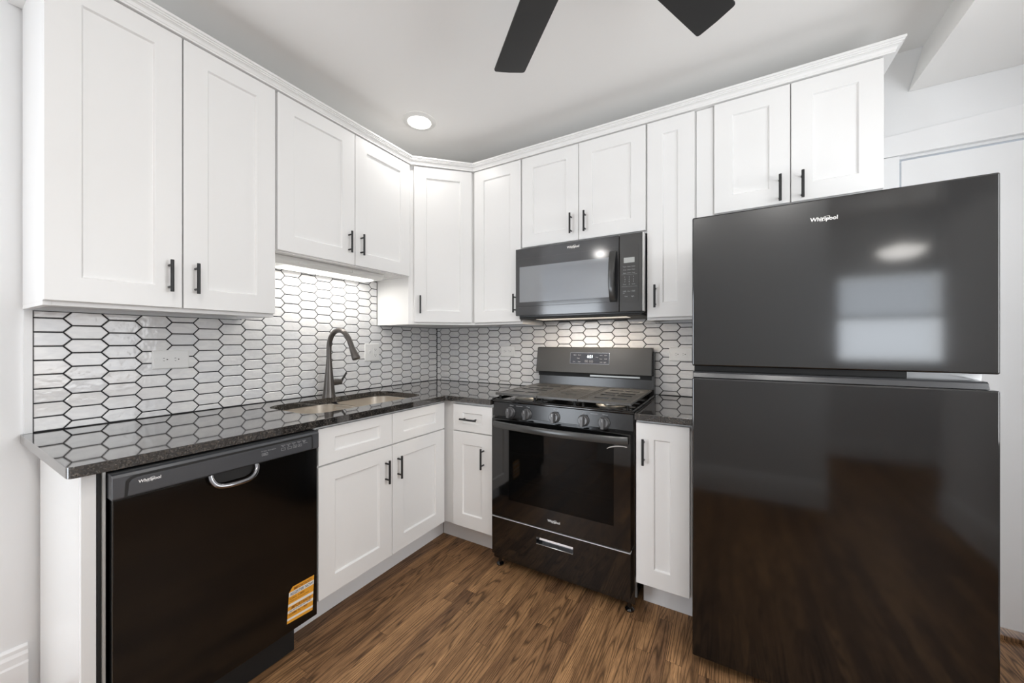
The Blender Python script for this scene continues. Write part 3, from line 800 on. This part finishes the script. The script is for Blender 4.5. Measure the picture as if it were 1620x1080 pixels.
def ring_marks(mb, u, z, w, h, n, t=0.0007):
    mb.box(u, u + w, n, n + 0.0002, z, z + t).box(u, u + w, n, n + 0.0002, z + h - t, z + h).box(u, u + t, n, n + 0.0002, z, z + h).box(u + w - t, u + w, n, n + 0.0002, z, z + h)
NM = 0.6664
mk.text('Hi-Temp', -1.662, NM, 0.8405, 0.0035).text('Rinse Sanitize', -1.640, NM, 0.8405, 0.0035)
ring_marks(mk, -1.660, 0.826, 0.020, 0.009, NM); mk.text('ON', -1.656, NM, 0.828, 0.005)
for i, s_ in enumerate(('Normal', 'Heavy', 'Soak', 'Auto', 'Quick')):
    mk.text(s_, -1.595 + i * 0.0195, NM, 0.8455, 0.0035, 0.015)
    mk.box(-1.590 + i * 0.0195, -1.586 + i * 0.0195, NM, NM + 0.0002, 0.8415, 0.8430)
for u in (-1.594, -1.571, -1.551, -1.533): ring_marks(mk, u, 0.828, 0.014, 0.009, NM)
for u in (-1.549, -1.531): mk.text('2h', u + 0.002, NM, 0.8305, 0.004)
mk.text('Start', -1.512, NM, 0.842, 0.0035).text('Resume', -1.512, NM, 0.836, 0.0035)
mk.build('markings', M['dimink'], fa)
# pocket handle under the fascia: dark recess with polished curved lip
ho = MB(FL).prism_uz([(-1.806, 0.8015), (-1.802, 0.784), (-1.792, 0.772), (-1.770, 0.768), (-1.710, 0.768), (-1.690, 0.775), (-1.680, 0.789), (-1.677, 0.8015)], 0.6551, 0.6558).build('handle', M['matt'], t)
lip = [(-1.808, 0.662, 0.802), (-1.806, 0.668, 0.786), (-1.796, 0.676, 0.770), (-1.776, 0.681, 0.763), (-1.742, 0.683, 0.761), (-1.708, 0.681, 0.763), (-1.688, 0.676, 0.772), (-1.677, 0.668, 0.788), (-1.675, 0.662, 0.802)]
MB(FL).tube(smooth_path(lip, 4), 0.0085, 12).build('handle_lip', M['dkchrome'], ho, smooth=40)
# sticker
q = [(-1.559, 0.297), (-1.462, 0.296), (-1.469, 0.160), (-1.568, 0.167)]     # TL TR BR BL
def qp(a, b):      # a across 0..1, b down 0..1
    t0 = (q[0][0] + (q[1][0] - q[0][0]) * a, q[0][1] + (q[1][1] - q[0][1]) * a)
    b0 = (q[3][0] + (q[2][0] - q[3][0]) * a, q[3][1] + (q[2][1] - q[3][1]) * a)
    return (t0[0] + (b0[0] - t0[0]) * b, t0[1] + (b0[1] - t0[1]) * b)
sk = MB(FL)
bands = [(0, .13, 0), (.13, .255, 1), (.255, .46, 0), (.46, .535, 1), (.535, .645, 0), (.645, .72, 1), (.72, .86, 0), (.86, .92, 1), (.92, 1.0, 0)]
for b0, b1, mi in bands:
    l0 = 0.13 * (1 - b0 / .13) if b0 < .13 else 0.0
    p = [qp(l0, b0), qp(1, b0), qp(1, b1), qp(0, b1)]
    sk.prism_uz(p[::-1], 0.6551, 0.6556, mi)
so = sk.build('sticker', [M['st_orange'], M['st_white']], dp)
so['label'] = 'orange and white striped notice sticker'
tx = MB(FL)
rt = -0.02
def st(s, a, b, h, w, mi):
    u, z = qp(a, b); tx.text(s, u, 0.6557, z, h, w, mi=mi, rot=rt, bold=0.012)
st('IMPORTANT!', .18, .115, .0100, .070, 0)
st('REGISTER NOW', .06, .235, .0105, .088, 1)
st('CALL 1-800', .05, .345, .0075, .055, 0); st('Thank you for your purchase', .05, .41, .004, .075, 0)
st('IMPORTANTE!', .12, .63, .0105, .078, 0)
st('PARA REGISTRARSE HOY MISMO', .05, .70, .0050, .085, 1)
st('LLAME AL 1-800', .06, .79, .0070, .070, 0)
tx.build('lettering', [M['st_brown'], M['st_blue']], so)

# ------------------------------------------------------------------ gas range
t = thing('gas_range', 'black freestanding gas range with five burners between two base cabinets', 'stove', (1.35, -0.35, 0))
RX0, RX1 = 0.9745, 1.7285
bd = MB(FB)
# body as a shell around an oven cavity
bd.box(RX0, 1.06, 0.03, 0.628, 0.045, 0.905).box(1.67, RX1, 0.03, 0.628, 0.045, 0.905)
bd.box(1.06, 1.67, 0.03, 0.10, 0.045, 0.905).box(1.06, 1.67, 0.10, 0.628, 0.045, 0.345).box(1.06, 1.67, 0.10, 0.628, 0.785, 0.905)
bd.build('body', M['black'], t, bevel=0.0015)
MB(FB).box(1.061, 1.669, 0.101, 0.104, 0.346, 0.784).box(1.061, 1.064, 0.104, 0.62, 0.346, 0.784).box(1.666, 1.669, 0.104, 0.62, 0.346, 0.784).box(1.064, 1.666, 0.104, 0.62, 0.346, 0.349).build('oven_liner', M['cavity'], t)
for zr in (0.470, 0.625):
    rk = MB(FB)
    for n in (0.12, 0.60): rk.tube([(1.07, n, zr), (1.66, n, zr)], 0.0035, 8)
    rk.tube([(1.07, 0.60, zr + 0.018), (1.66, 0.60, zr + 0.018)], 0.0028, 8)
    for i in range(4): rk.tube([(1.08 + i * 0.19, 0.12, zr), (1.08 + i * 0.19, 0.60, zr)], 0.0022, 6)
    rk.build('oven_rack', M['rack'], t)
# cooktop with raised rim
ct = MB(FB)
ct.box(RX0, RX1, 0.065, 0.648, 0.9055, 0.914)
ct.box(RX0, RX0 + 0.012, 0.065, 0.648, 0.914, 0.924).box(RX1 - 0.012, RX1, 0.065, 0.648, 0.914, 0.924).box(RX0 + 0.012, RX1 - 0.012, 0.636, 0.648, 0.914, 0.920)
cto = ct.build('cooktop', M['black'], t, bevel=0.003)
cp = MB(FB).prism_nz([(0.629, 0.826), (0.644, 0.828), (0.640, 0.903), (0.629, 0.903)], RX0 + 0.004, RX1 - 0.004).build('control_panel', M['satin'], t, bevel=0.0015)
NK = 0.643
for u in (1.089, 1.187, 1.343, 1.493, 1.592):
    k = MB(FB)
    ax = (0, -1, 0.06)
    k.lathe((u, NK, 0.853), [(0.0285, 0), (0.0285, 0.004), (0.0255, 0.006), (0.0240, 0.016), (0.0215, 0.019)], axis=ax, seg=30)
    k.box(u - 0.0075, u + 0.0075, NK + 0.017, NK + 0.036, 0.829, 0.878)
    ko = k.build('knob', M['knob'], t, bevel=0.0012, smooth=40)
    MB(FB).box(u - 0.001, u + 0.001, NK + 0.0362, NK + 0.0364, 0.862, 0.876).build('pointer', M['dimink'], ko)
for u, s_ in ((1.089, 'Front'), (1.187, 'Rear'), (1.343, 'Oval'), (1.493, 'Rear'), (1.592, 'Front')):
    MB(FB).text('OFF', u - 0.006, 0.6422, 0.8885, 0.004).text(s_, u + 0.004, 0.6424, 0.8885, 0.0045).build('marking', M['dimink'], cp)
for u0_, u1_ in ((1.122, 1.160), (1.526, 1.564)):
    MB(FB).box(u0_, u1_, 0.6415, 0.6417, 0.889, 0.8905).build('marking', M['dimink'], cp)
# burners
for (u, n, r) in ((1.115, 0.50, 0.048), (1.115, 0.22, 0.036), (1.351, 0.36, 0.045), (1.588, 0.50, 0.055), (1.588, 0.22, 0.036)):
    b = MB(FB).lathe((u, n, 0.9142), [(r + 0.022, 0), (r + 0.020, 0.003), (r + 0.004, 0.005), (r, 0.008), (r, 0.0200), (r - 0.004, 0.0215)], seg=32).build('burner', M['alu'], cto, smooth=40)
    MB(FB).lathe((u, n, 0.9358), [(r - 0.004, 0), (r - 0.002, 0.002), (r - 0.006, 0.004), (r - 0.012, 0.005)], seg=32).build('burner_cap', M['matt'], t, smooth=40)
# cast grates in three sections
def grate(u0, u1, pads):
    g = MB(FB)
    n0, n1 = 0.105, 0.640
    zt, zb = 0.9525, 0.9425
    b = 0.013
    g.box(u0, u1, n0, n0 + b, zb, zt).box(u0, u1, n1 - b - 0.004, n1, zb - 0.002, zt).box(u0, u0 + b, n0 + b, n1 - b, zb, zt).box(u1 - b, u1, n0 + b, n1 - b, zb, zt)
    um = (u0 + u1) / 2
    nb = 13; st_ = (n1 - 0.004 - n0 - 2 * b) / nb; hw = st_ / 2 - 0.0042
    for i in range(nb):
        n = n0 + b + st_ * (i + 0.5)
        if pads and i in (2, 5, 7, 10):
            g.box(u0 + b, um - 0.080, n - hw, n + hw, zb, zt - 0.0015).box(um + 0.080, u1 - b, n - hw, n + hw, zb, zt - 0.0015).box(um - 0.007, um + 0.007, n - st_ / 2, n + st_ / 2, zb, zt - 0.0015)
        elif not pads and i in (3, 4, 6, 8, 9):
            k_ = 0.02 * (1 if i % 2 else -1)
            g.box(u0 + b, um - 0.030 + k_, n - hw, n + hw, zb, zt - 0.0015).box(um + 0.030 + k_, u1 - b, n - hw, n + hw, zb, zt - 0.0015).box(um - 0.030 + k_, um + 0.030 + k_, n - hw, n + hw - 0.012, zb, zt - 0.0015)
        else:
            g.box(u0 + b, u1 - b, n - hw, n + hw, zb, zt - 0.0015)
    o = g.build('grate', M['cast'], t, bevel=0.001, bseg=1)
    for u in (u0 + 0.02, u1 - 0.02):
        for n in (n0 + 0.02, n1 - 0.02): MB(FB).lathe((u, n, 0.9142), [(0.0075, 0), (0.006, 0.012), (0.008, 0.028)], seg=12).build('grate_foot', M['matt'], o)
grate(0.990, 1.240, True); grate(1.243, 1.460, False); grate(1.463, 1.715, True)
# backguard
MB(FB).prism_nz([(0.020, 0.9055), (0.0745, 0.9055), (0.0745, 0.915), (0.0650, 1.0045), (0.058, 1.165), (0.020, 1.165)], 0.980, 1.722).build('riser', M['satin'], t, bevel=0.001)
bgp = [(0.062, 1.028), (0.098, 1.028), (0.100, 1.034), (0.072, 1.190), (0.064, 1.194), (0.020, 1.194), (0.020, 1.166), (0.062, 1.166)]
bgo = MB(FB).prism_nz(bgp, 0.968, 1.712).build('backguard', M['slate'], t, bevel=0.004, bseg=3)
MB(FB).box(0.974, 1.706, 0.0625, 0.066, 1.003, 1.0275).build('vent_slot', M['matt'], t)
MB(FB).box(1.335, 1.640, 0.0665, 0.0685, 1.010, 1.020).build('vent_grille', M['galv'], t)
def bgn(z): return 0.100 + (0.072 - 0.100) * (z - 1.034) / (1.190 - 1.034)
FS = lambda u, n, z: Vector((u, -(bgn(z) + n), z))
MB(FS).prism_uz([(1.2085, 1.0900), (1.4635, 1.0900), (1.4635, 1.1605), (1.2085, 1.1605)], 0.0, 0.0006).build('display_bezel', M['dkchrome'], bgo)
ds = MB(FS).prism_uz([(1.211, 1.0925), (1.461, 1.0925), (1.461, 1.158), (1.211, 1.158)], 0.0002, 0.0012).build('display', M['dispglass'], bgo)
MB(FS).text('6:21', 1.322, 0.0013, 1.128, 0.017, 0.034, bold=0.02).build('clock_digits', M['led'], ds)
for grp in (((1.232, 1.142, 'Bake'), (1.262, 1.142, 'Broil'), (1.255, 1.122, 'Keep'), (1.228, 1.100, 'Convert'), (1.262, 1.100, 'Clean')),
            ((1.376, 1.130, 'Temp'), (1.402, 1.142, 'Clock'), (1.432, 1.142, 'Set'), (1.402, 1.120, 'Timer'), (1.432, 1.120, 'Off'), (1.405, 1.100, 'Lock'), (1.428, 1.100, 'Light'))):
    mk = MB(FS)
    for u, z, s_ in grp: mk.text(s_, u, 0.0013, z, 0.0060, 0.017)
    mk.build('marking', M['dimink'], ds)
for u, s_, w_ in ((1.308, 'START', 0.020), (1.338, 'CANCEL', 0.022)):
    mk = MB(FS); mk.text(s_, u + 0.003, 0.0013, 1.1035, 0.006, w_ - 0.006); ring_marks(mk, u, 1.100, w_, 0.013, 0.0013)
    mk.build('marking', M['dimink'], ds)
# oven door: ring + smoked window
OD0, OD1 = 0.986, 1.717
dr = MB(FB)
wz0, wz1, wx0, wx1 = 0.395, 0.768, 1.090, 1.643
dr.box(OD0, wx0, 0.630, 0.665, 0.296, 0.818).box(wx1, OD1, 0.630, 0.665, 0.296, 0.818).box(wx0, wx1, 0.630, 0.665, 0.296, wz0).box(wx0, wx1, 0.630, 0.665, wz1, 0.818)
dro = dr.build('oven_door', M['black'], t)
MB(FB).box(wx0, wx1, 0.6600, 0.6648, wz0, wz1).build('oven_window', M['ovenglass'], dro)
# bowed flat handle
hl = []
for i in range(25):
    a = i / 24; u = 1.002 + a * (1.708 - 1.002)
    bow = math.sin(math.pi * a) ** 0.65 if 0 < a < 1 else 0.0
    n = 0.668 + 0.040 * bow
    hl.append([(u, n, 0.772), (u, n + 0.010, 0.774), (u, n + 0.014, 0.783), (u, n + 0.013, 0.800), (u, n + 0.008, 0.808), (u, n, 0.808)])
MB(FB).loft(hl).build('handle', M['slate'], dro, bevel=0.001, smooth=50)
brand(FB, 1.315, 0.6652, 0.336, 0.066, 0.012, M['ink'], dro)
sw = [(1.612 + 0.09 * i / 10, 0.6655, 0.742 + 0.022 * math.sin(math.pi * 0.5 * i / 10) ** 0.7 - 0.004 * (i / 10) ** 3) for i in range(11)]
MB(FB).tube(sw, [0.0012 + 0.0018 * math.sin(math.pi * i / 10) for i in range(11)], 6).build('film_scrap', M['logo'], dro)  # bit of plastic film on the oven door
# storage drawer
drw = MB(FB)
hz0, hz1, hx0, hx1 = 0.207, 0.244, 1.252, 1.448
drw.box(OD0, hx0, 0.632, 0.665, 0.090, 0.287).box(hx1, OD1, 0.632, 0.665, 0.090, 0.287).box(hx0, hx1, 0.632, 0.665, 0.090, hz0).box(hx0, hx1, 0.632, 0.665, hz1, 0.287)
dro2 = drw.build('storage_drawer', M['black'], t)
MB(FB).box(OD0, OD1, 0.634, 0.6662, 0.2872, 0.2905).build('edge_strip', M['galv'], dro2, bevel=0.0015)  # pale metal strip painting the highlight along the drawer's top edge
pk = [(0.633, 0.211), (0.650, 0.2095), (0.6655, 0.2078), (0.667, 0.2105), (0.656, 0.2165), (0.645, 0.222), (0.640, 0.2435), (0.633, 0.2435)]
MB(FB).prism_nz(pk, hx0 + 0.0005, hx1 - 0.0005).build('handle_recess', M['chromeblk'], dro2, smooth=40)
for (u, n) in ((1.000, 0.605), (1.700, 0.605), (1.000, 0.08), (1.700, 0.08)):
    MB(FB).lathe((u, n, 0.0), [(0.020, 0), (0.021, 0.006), (0.015, 0.012), (0.010, 0.016), (0.010, 0.045)], seg=18).build('foot', M['black'], t, smooth=40)

# ------------------------------------------------------------------ microwave
t = thing('microwave', 'black over-the-range microwave mounted beneath the short wall cabinet', 'microwave', (1.345, -0.2, 1.39))
MX0, MX1, MZ0, MZ1 = 0.9815, 1.7160, 1.386, 1.7885
MB(FB).box(MX0 + 0.002, MX1 - 0.001, 0.014, 0.358, 1.378, 1.7895).build('body', M['darkgrey'], t, bevel=0.002)
md = MB(FB).box(MX0 - 0.006, 1.597, 0.360, 0.390, MZ0, MZ1).build('door', M['fascia'], t, bevel=0.0025)
MB(FB).prism_uz(rrect(0.990, 1.5945, 1.440, 1.7265, 0.008, 4), 0.3902, 0.3908).build('door_groove', M['matt'], md)
MB(FB).prism_uz(rrect(0.9915, 1.5940, 1.4415, 1.7250, 0.007, 4), 0.3909, 0.3916).build('door_glass', M['fascia'], md)
MB(FB).prism_uz(rrect(1.004, 1.552, 1.466, 1.678, 0.003, 3), 0.3917, 0.3922).build('door_window', mat('mesh_window_glass', (0.30, 0.315, 0.335), 0.05, spec=1.0, metal=0.55), md)
cpn = MB(FB).box(1.600, MX1, 0.360, 0.390, MZ0, MZ1).build('control_panel', M['slate'], t, bevel=0.0025)
MB(FB).box(MX1 + 0.0002, MX1 + 0.0045, 0.340, 0.3885, MZ0 + 0.001, MZ1 - 0.001).build('side_trim', M['plate'], t)
MB(FB).prism_uz(rrect(1.604, 1.697, 1.4365, 1.7265, 0.004, 3), 0.3902, 0.3908).build('panel_groove', M['matt'], cpn)
MB(FB).prism_uz(rrect(1.605, 1.696, 1.4375, 1.7255, 0.004, 3), 0.3909, 0.3914).build('keypad', M['slate'], cpn)
MB(FB).prism_uz(rrect(1.623, 1.677, 1.638, 1.665, 0.001, 2), 0.3915, 0.3918).build('display', M['lcd'], cpn)
mk = MB(FB); nk = 0.3916
for r_, row in enumerate((('Popcorn', 'Potato', 'Reheat'), ('Cook', 'Defrost', 'Melt'), ('Steam', 'Soften', 'Timer'))):
    for c_, s_ in enumerate(row): mk.text(s_, 1.620 + c_ * 0.0215, nk, 1.616 - r_ * 0.0165, 0.0050, 0.0165)
for i, s_ in enumerate('123456789'):
    mk.text(s_, 1.627 + (i % 3) * 0.0215, nk, 1.562 - (i // 3) * 0.0125, 0.0065)
mk.text('Power', 1.620, nk, 1.525, 0.0045, 0.015).text('0', 1.6485, nk, 1.5235, 0.0065).text('Clock', 1.664, nk, 1.525, 0.0045, 0.015)
mk.box(1.612, 1.690, nk, nk + 0.0002, 1.5775, 1.5781).box(1.612, 1.690, nk, nk + 0.0002, 1.5150, 1.5156)
mk.text('CANCEL', 1.619, nk, 1.487, 0.0070, 0.0165).text('+30 sec', 1.640, nk, 1.4885, 0.0045, 0.017).text('START', 1.663, nk, 1.487, 0.0070, 0.017)
mk.text('Off', 1.619, nk, 1.479, 0.0045).text('Vent', 1.627, nk, 1.462, 0.0055).text('Light', 1.660, nk, 1.462, 0.0055)
mk.build('markings', M['dimink'], cpn)
hl = []
for i in range(19):
    a = i / 18; z = 1.440 + a * 0.265
    b = math.sin(math.pi * a) ** 0.6 if 0 < a < 1 else 0
    n = 0.3925 + 0.034 * b
    hl.append([(1.5525, n, z), (1.5525, n + 0.008, z), (1.557, n + 0.014, z), (1.580, n + 0.015, z), (1.586, n + 0.010, z), (1.586, n, z)])
MB(FB).loft(hl).build('handle', M['slate'], md, bevel=0.0008, smooth=50)
brand(FB, 1.308, 0.3902, 1.754, 0.072, 0.013, M['logo'], md)
MB(FB).box(MX0 + 0.01, MX1 - 0.005, 0.02, 0.372, 1.366, 1.3775).build('base_vent', M['matt'], t, bevel=0.003)
MB(FB).box(1.08, 1.62, 0.22, 0.32, 1.3645, 1.3658).build('cooktop_lamp', mat('lit_cooktop_lamp', (0.9, 0.85, 0.75), 0.5, emit=(1.0, 0.90, 0.76), es=0.55), t)
area('cooktop_lamp_light', (1.35, -0.27, 1.362), (0, 0, 0), 0.56, 0.10, 2.6, (1.0, 0.84, 0.66))

# ------------------------------------------------------------------ refrigerator
t = thing('refrigerator', 'tall black top-freezer refrigerator at the right', 'refrigerator', (2.355, -0.4, 0))
FX0, FX1 = 1.9725, 2.7385
MB(FB).box(FX0 + 0.004, FX1 - 0.004, 0.030, 0.700, 0.030, 1.690).build('cabinet', M['darkgrey'], t, bevel=0.004)
MB(FB).box(FX0 + 0.006, FX1 - 0.006, 0.7005, 0.712, 1.094, 1.150).build('gasket', M['liner'], t)
MB(FB).box(FX0 + 0.006, FX1 - 0.006, 0.7005, 0.7125, 1.165, 1.688).box(FX0 + 0.006, FX1 - 0.006, 0.7005, 0.7125, 0.05, 1.085).build('door_gasket', M['darkgrey'], t)
fd = MB(FB).box(FX0, FX1, 0.714, 0.790, 1.1395, 1.6985).build('freezer_door', M['fridge'], t, bevel=0.005, bseg=3)
brand(FB, 2.325, 0.7902, 1.626, 0.070, 0.0125, M['logo'], fd)
# lower door: front edge at 1.094, scooped back to a ridge that serves as the grip
ld = MB(FB).box(FX0, FX1, 0.714, 0.790, 0.044, 1.0945).build('fridge_door', M['fridge'], t, bevel=0.005, bseg=3)
MB(FB).prism_nz([(0.722, 1.0950), (0.780, 1.0950), (0.774, 1.1120), (0.768, 1.1170), (0.752, 1.1175), (0.722, 1.1175)], FX0 + 0.001, FX1 - 0.015).build('grip_ridge', M['darkgrey'], ld, bevel=0.002)
MB(FB).box(FX0 + 0.004, FX1 - 0.17, 0.714, 0.740, 1.1180, 1.1385).build('freezer_grip', M['matt'], fd)
MB(FB).prism_uz([(FX1 - 0.165, 1.1345), (FX1 - 0.06, 1.129), (FX1 - 0.016, 1.1185), (FX1 - 0.008, 1.1185), (FX1 - 0.008, 1.1385), (FX1 - 0.165, 1.1385)], 0.714, 0.7215).build('hinge_cover', M['liner'], t)
MB(FB).box(FX0 + 0.02, FX1 - 0.02, 0.60, 0.70, 0.0, 0.029).build('base_grille', M['matt'], t)

# ------------------------------------------------------------------ lights (fixtures)
for i, (x, y) in enumerate(DOWNLIGHTS):
    lab = ['round recessed downlight in the ceiling above the corner cabinet',
           'added round recessed downlight in the ceiling over the left half of the room behind the camera',
           'added round recessed downlight in the ceiling over the right half of the room behind the camera',
           'round recessed downlight in the next room, mirrored in the microwave door',
           'added round recessed downlight in the middle of the next room'][i]
    t = thing('ceiling_downlight', lab, 'light', (x, y, CEIL), 'recessed downlights')
    MB().lathe((x, y, CEIL - 0.0115), [(0.068, 0.002), (0.070, 0.0), (0.088, 0.002), (0.0965, 0.0085), (0.0965, 0.0112)], seg=40, cap=False).build('trim_ring', M['lightplate'], t, smooth=40)
    MB().lathe((x, y, CEIL - 0.0085), [(0.0675, 0.0), (0.0675, 0.006)], seg=40).build('lens', M['lens'], t, smooth=40)
# under-cabinet light bar above the sink
t = thing('under_cabinet_light', 'lit white light bar fixed beneath the cabinet above the sink', 'light', (0.12, -1.03, 1.645))
hs = [(0.012, 1.6455), (0.195, 1.6455), (0.195, 1.636), (0.165, 1.621), (0.035, 1.621), (0.012, 1.636)]
MB(FL).prism_nz([(a, b + 0.012 if b > 1.64 else b) for a, b in hs], -1.375, -0.715).build('housing', M['lightplate'], t, bevel=0.002)
MB(FL).prism_nz([(0.150, 1.6208), (0.150, 1.615), (0.140, 1.6125), (0.060, 1.6125), (0.050, 1.615), (0.050, 1.6208)], -1.300, -0.760).build('lens', M['lens2'], t, bevel=0.002)
for u in (-1.24, -0.93): MB(FL).box(u - 0.02, u + 0.02, 0.190, 0.202, 1.630, 1.6450).build('clip', M['lightplate'], t)
area('light_bar_lamp', (0.11, -1.03, 1.608), (0, 0, math.pi / 2), 0.52, 0.08, 2.2, (1.0, 0.96, 0.89))

# ceiling fan, five blades
HX, HY, BZ = 1.804, -1.518, 2.280
t = thing('ceiling_fan', 'ceiling fan with long flat charcoal blades hanging at the top of the picture', 'fan', (HX, HY, CEIL))
MB().lathe((HX, HY, CEIL - 0.05), [(0.045, 0), (0.065, 0.02), (0.07, 0.0495)], seg=32).build('canopy', M['fan'], t, smooth=40)
MB().tube([(HX, HY, 2.36), (HX, HY, CEIL - 0.048)], 0.013).build('downrod', M['fan'], t, smooth=40)
MB().lathe((HX, HY, 2.255), [(0.06, 0), (0.105, 0.012), (0.115, 0.05), (0.10, 0.085), (0.05, 0.11)], seg=36).build('motor', M['fan'], t, smooth=40)
lk = MB().lathe((HX, HY, 2.170), [(0.03, 0.0), (0.075, 0.012), (0.100, 0.038), (0.108, 0.070), (0.104, 0.083)], seg=36).build('added_light_bowl', M['bulb'], t, smooth=60)  # bowl added to help light the room; hub is out of view
for k in range(5):
    a = math.radians(137.6 + 72 * k)
    d = Vector((math.cos(a), math.sin(a), 0)); s_ = Vector((-math.sin(a), math.cos(a), 0))     # s_ = counter-clockwise side
    pitch = math.radians(10)
    sd = s_ * math.cos(pitch) - Vector((0, 0, 1)) * math.sin(pitch)
    nn = d.cross(sd)
    prof2 = [(0.165, -0.050), (0.20, -0.060), (0.600, -0.063), (0.6065, -0.0605), (0.6095, -0.054), (0.612, 0.0), (0.6095, 0.054), (0.6065, 0.0605), (0.600, 0.063), (0.20, 0.060), (0.165, 0.050)]
    c = Vector((HX, HY, BZ))
    lo = [tuple(c + d * r + sd * w - nn * 0.003) for r, w in prof2]; hi = [tuple(c + d * r + sd * w + nn * 0.003) for r, w in prof2]
    bl = MB().loft([lo, hi], raw=True).build('blade', M['fan'], t, bevel=0.0015)
    ir = [(0.10, -0.022), (0.19, -0.030), (0.23, -0.012), (0.23, 0.012), (0.19, 0.030), (0.10, 0.022)]
    MB().loft([[tuple(c + d * r + sd * w + nn * 0.0035) for r, w in ir], [tuple(c + d * r + sd * w + nn * 0.0075) for r, w in ir]], raw=True).build('blade_iron', M['fan'], bl)
pl = bpy.data.lights.new('added_fan_lamp', 'POINT'); pl.energy = 1.6; pl.color = (1.0, 0.975, 0.945); pl.shadow_soft_size = 0.10  # lamp added with the bowl to light the room
po = bpy.data.objects.new('added_fan_lamp', pl); COL.objects.link(po); po.location = (HX, HY, 2.04)

# pendant lamp in the next room (mirrored in the refrigerator door)
t = thing('pendant_lamp', 'white bowl pendant lamp in the next room, mirrored in the refrigerator door', 'lamp', (3.45, -3.9, CEIL))
MB().lathe((3.45, -3.9, CEIL - 0.03), [(0.05, 0), (0.06, 0.01), (0.06, 0.0295)], seg=28).build('canopy', M['lightplate'], t, smooth=40)
MB().tube([(3.45, -3.9, 2.10), (3.45, -3.9, CEIL - 0.028)], 0.006).build('stem', M['lightplate'], t, smooth=40)
MB().lathe((3.45, -3.9, 1.985), [(0.03, 0.0), (0.10, 0.012), (0.145, 0.045), (0.155, 0.08), (0.03, 0.118)], seg=36).build('bowl', M['bulb2'], t, smooth=60)
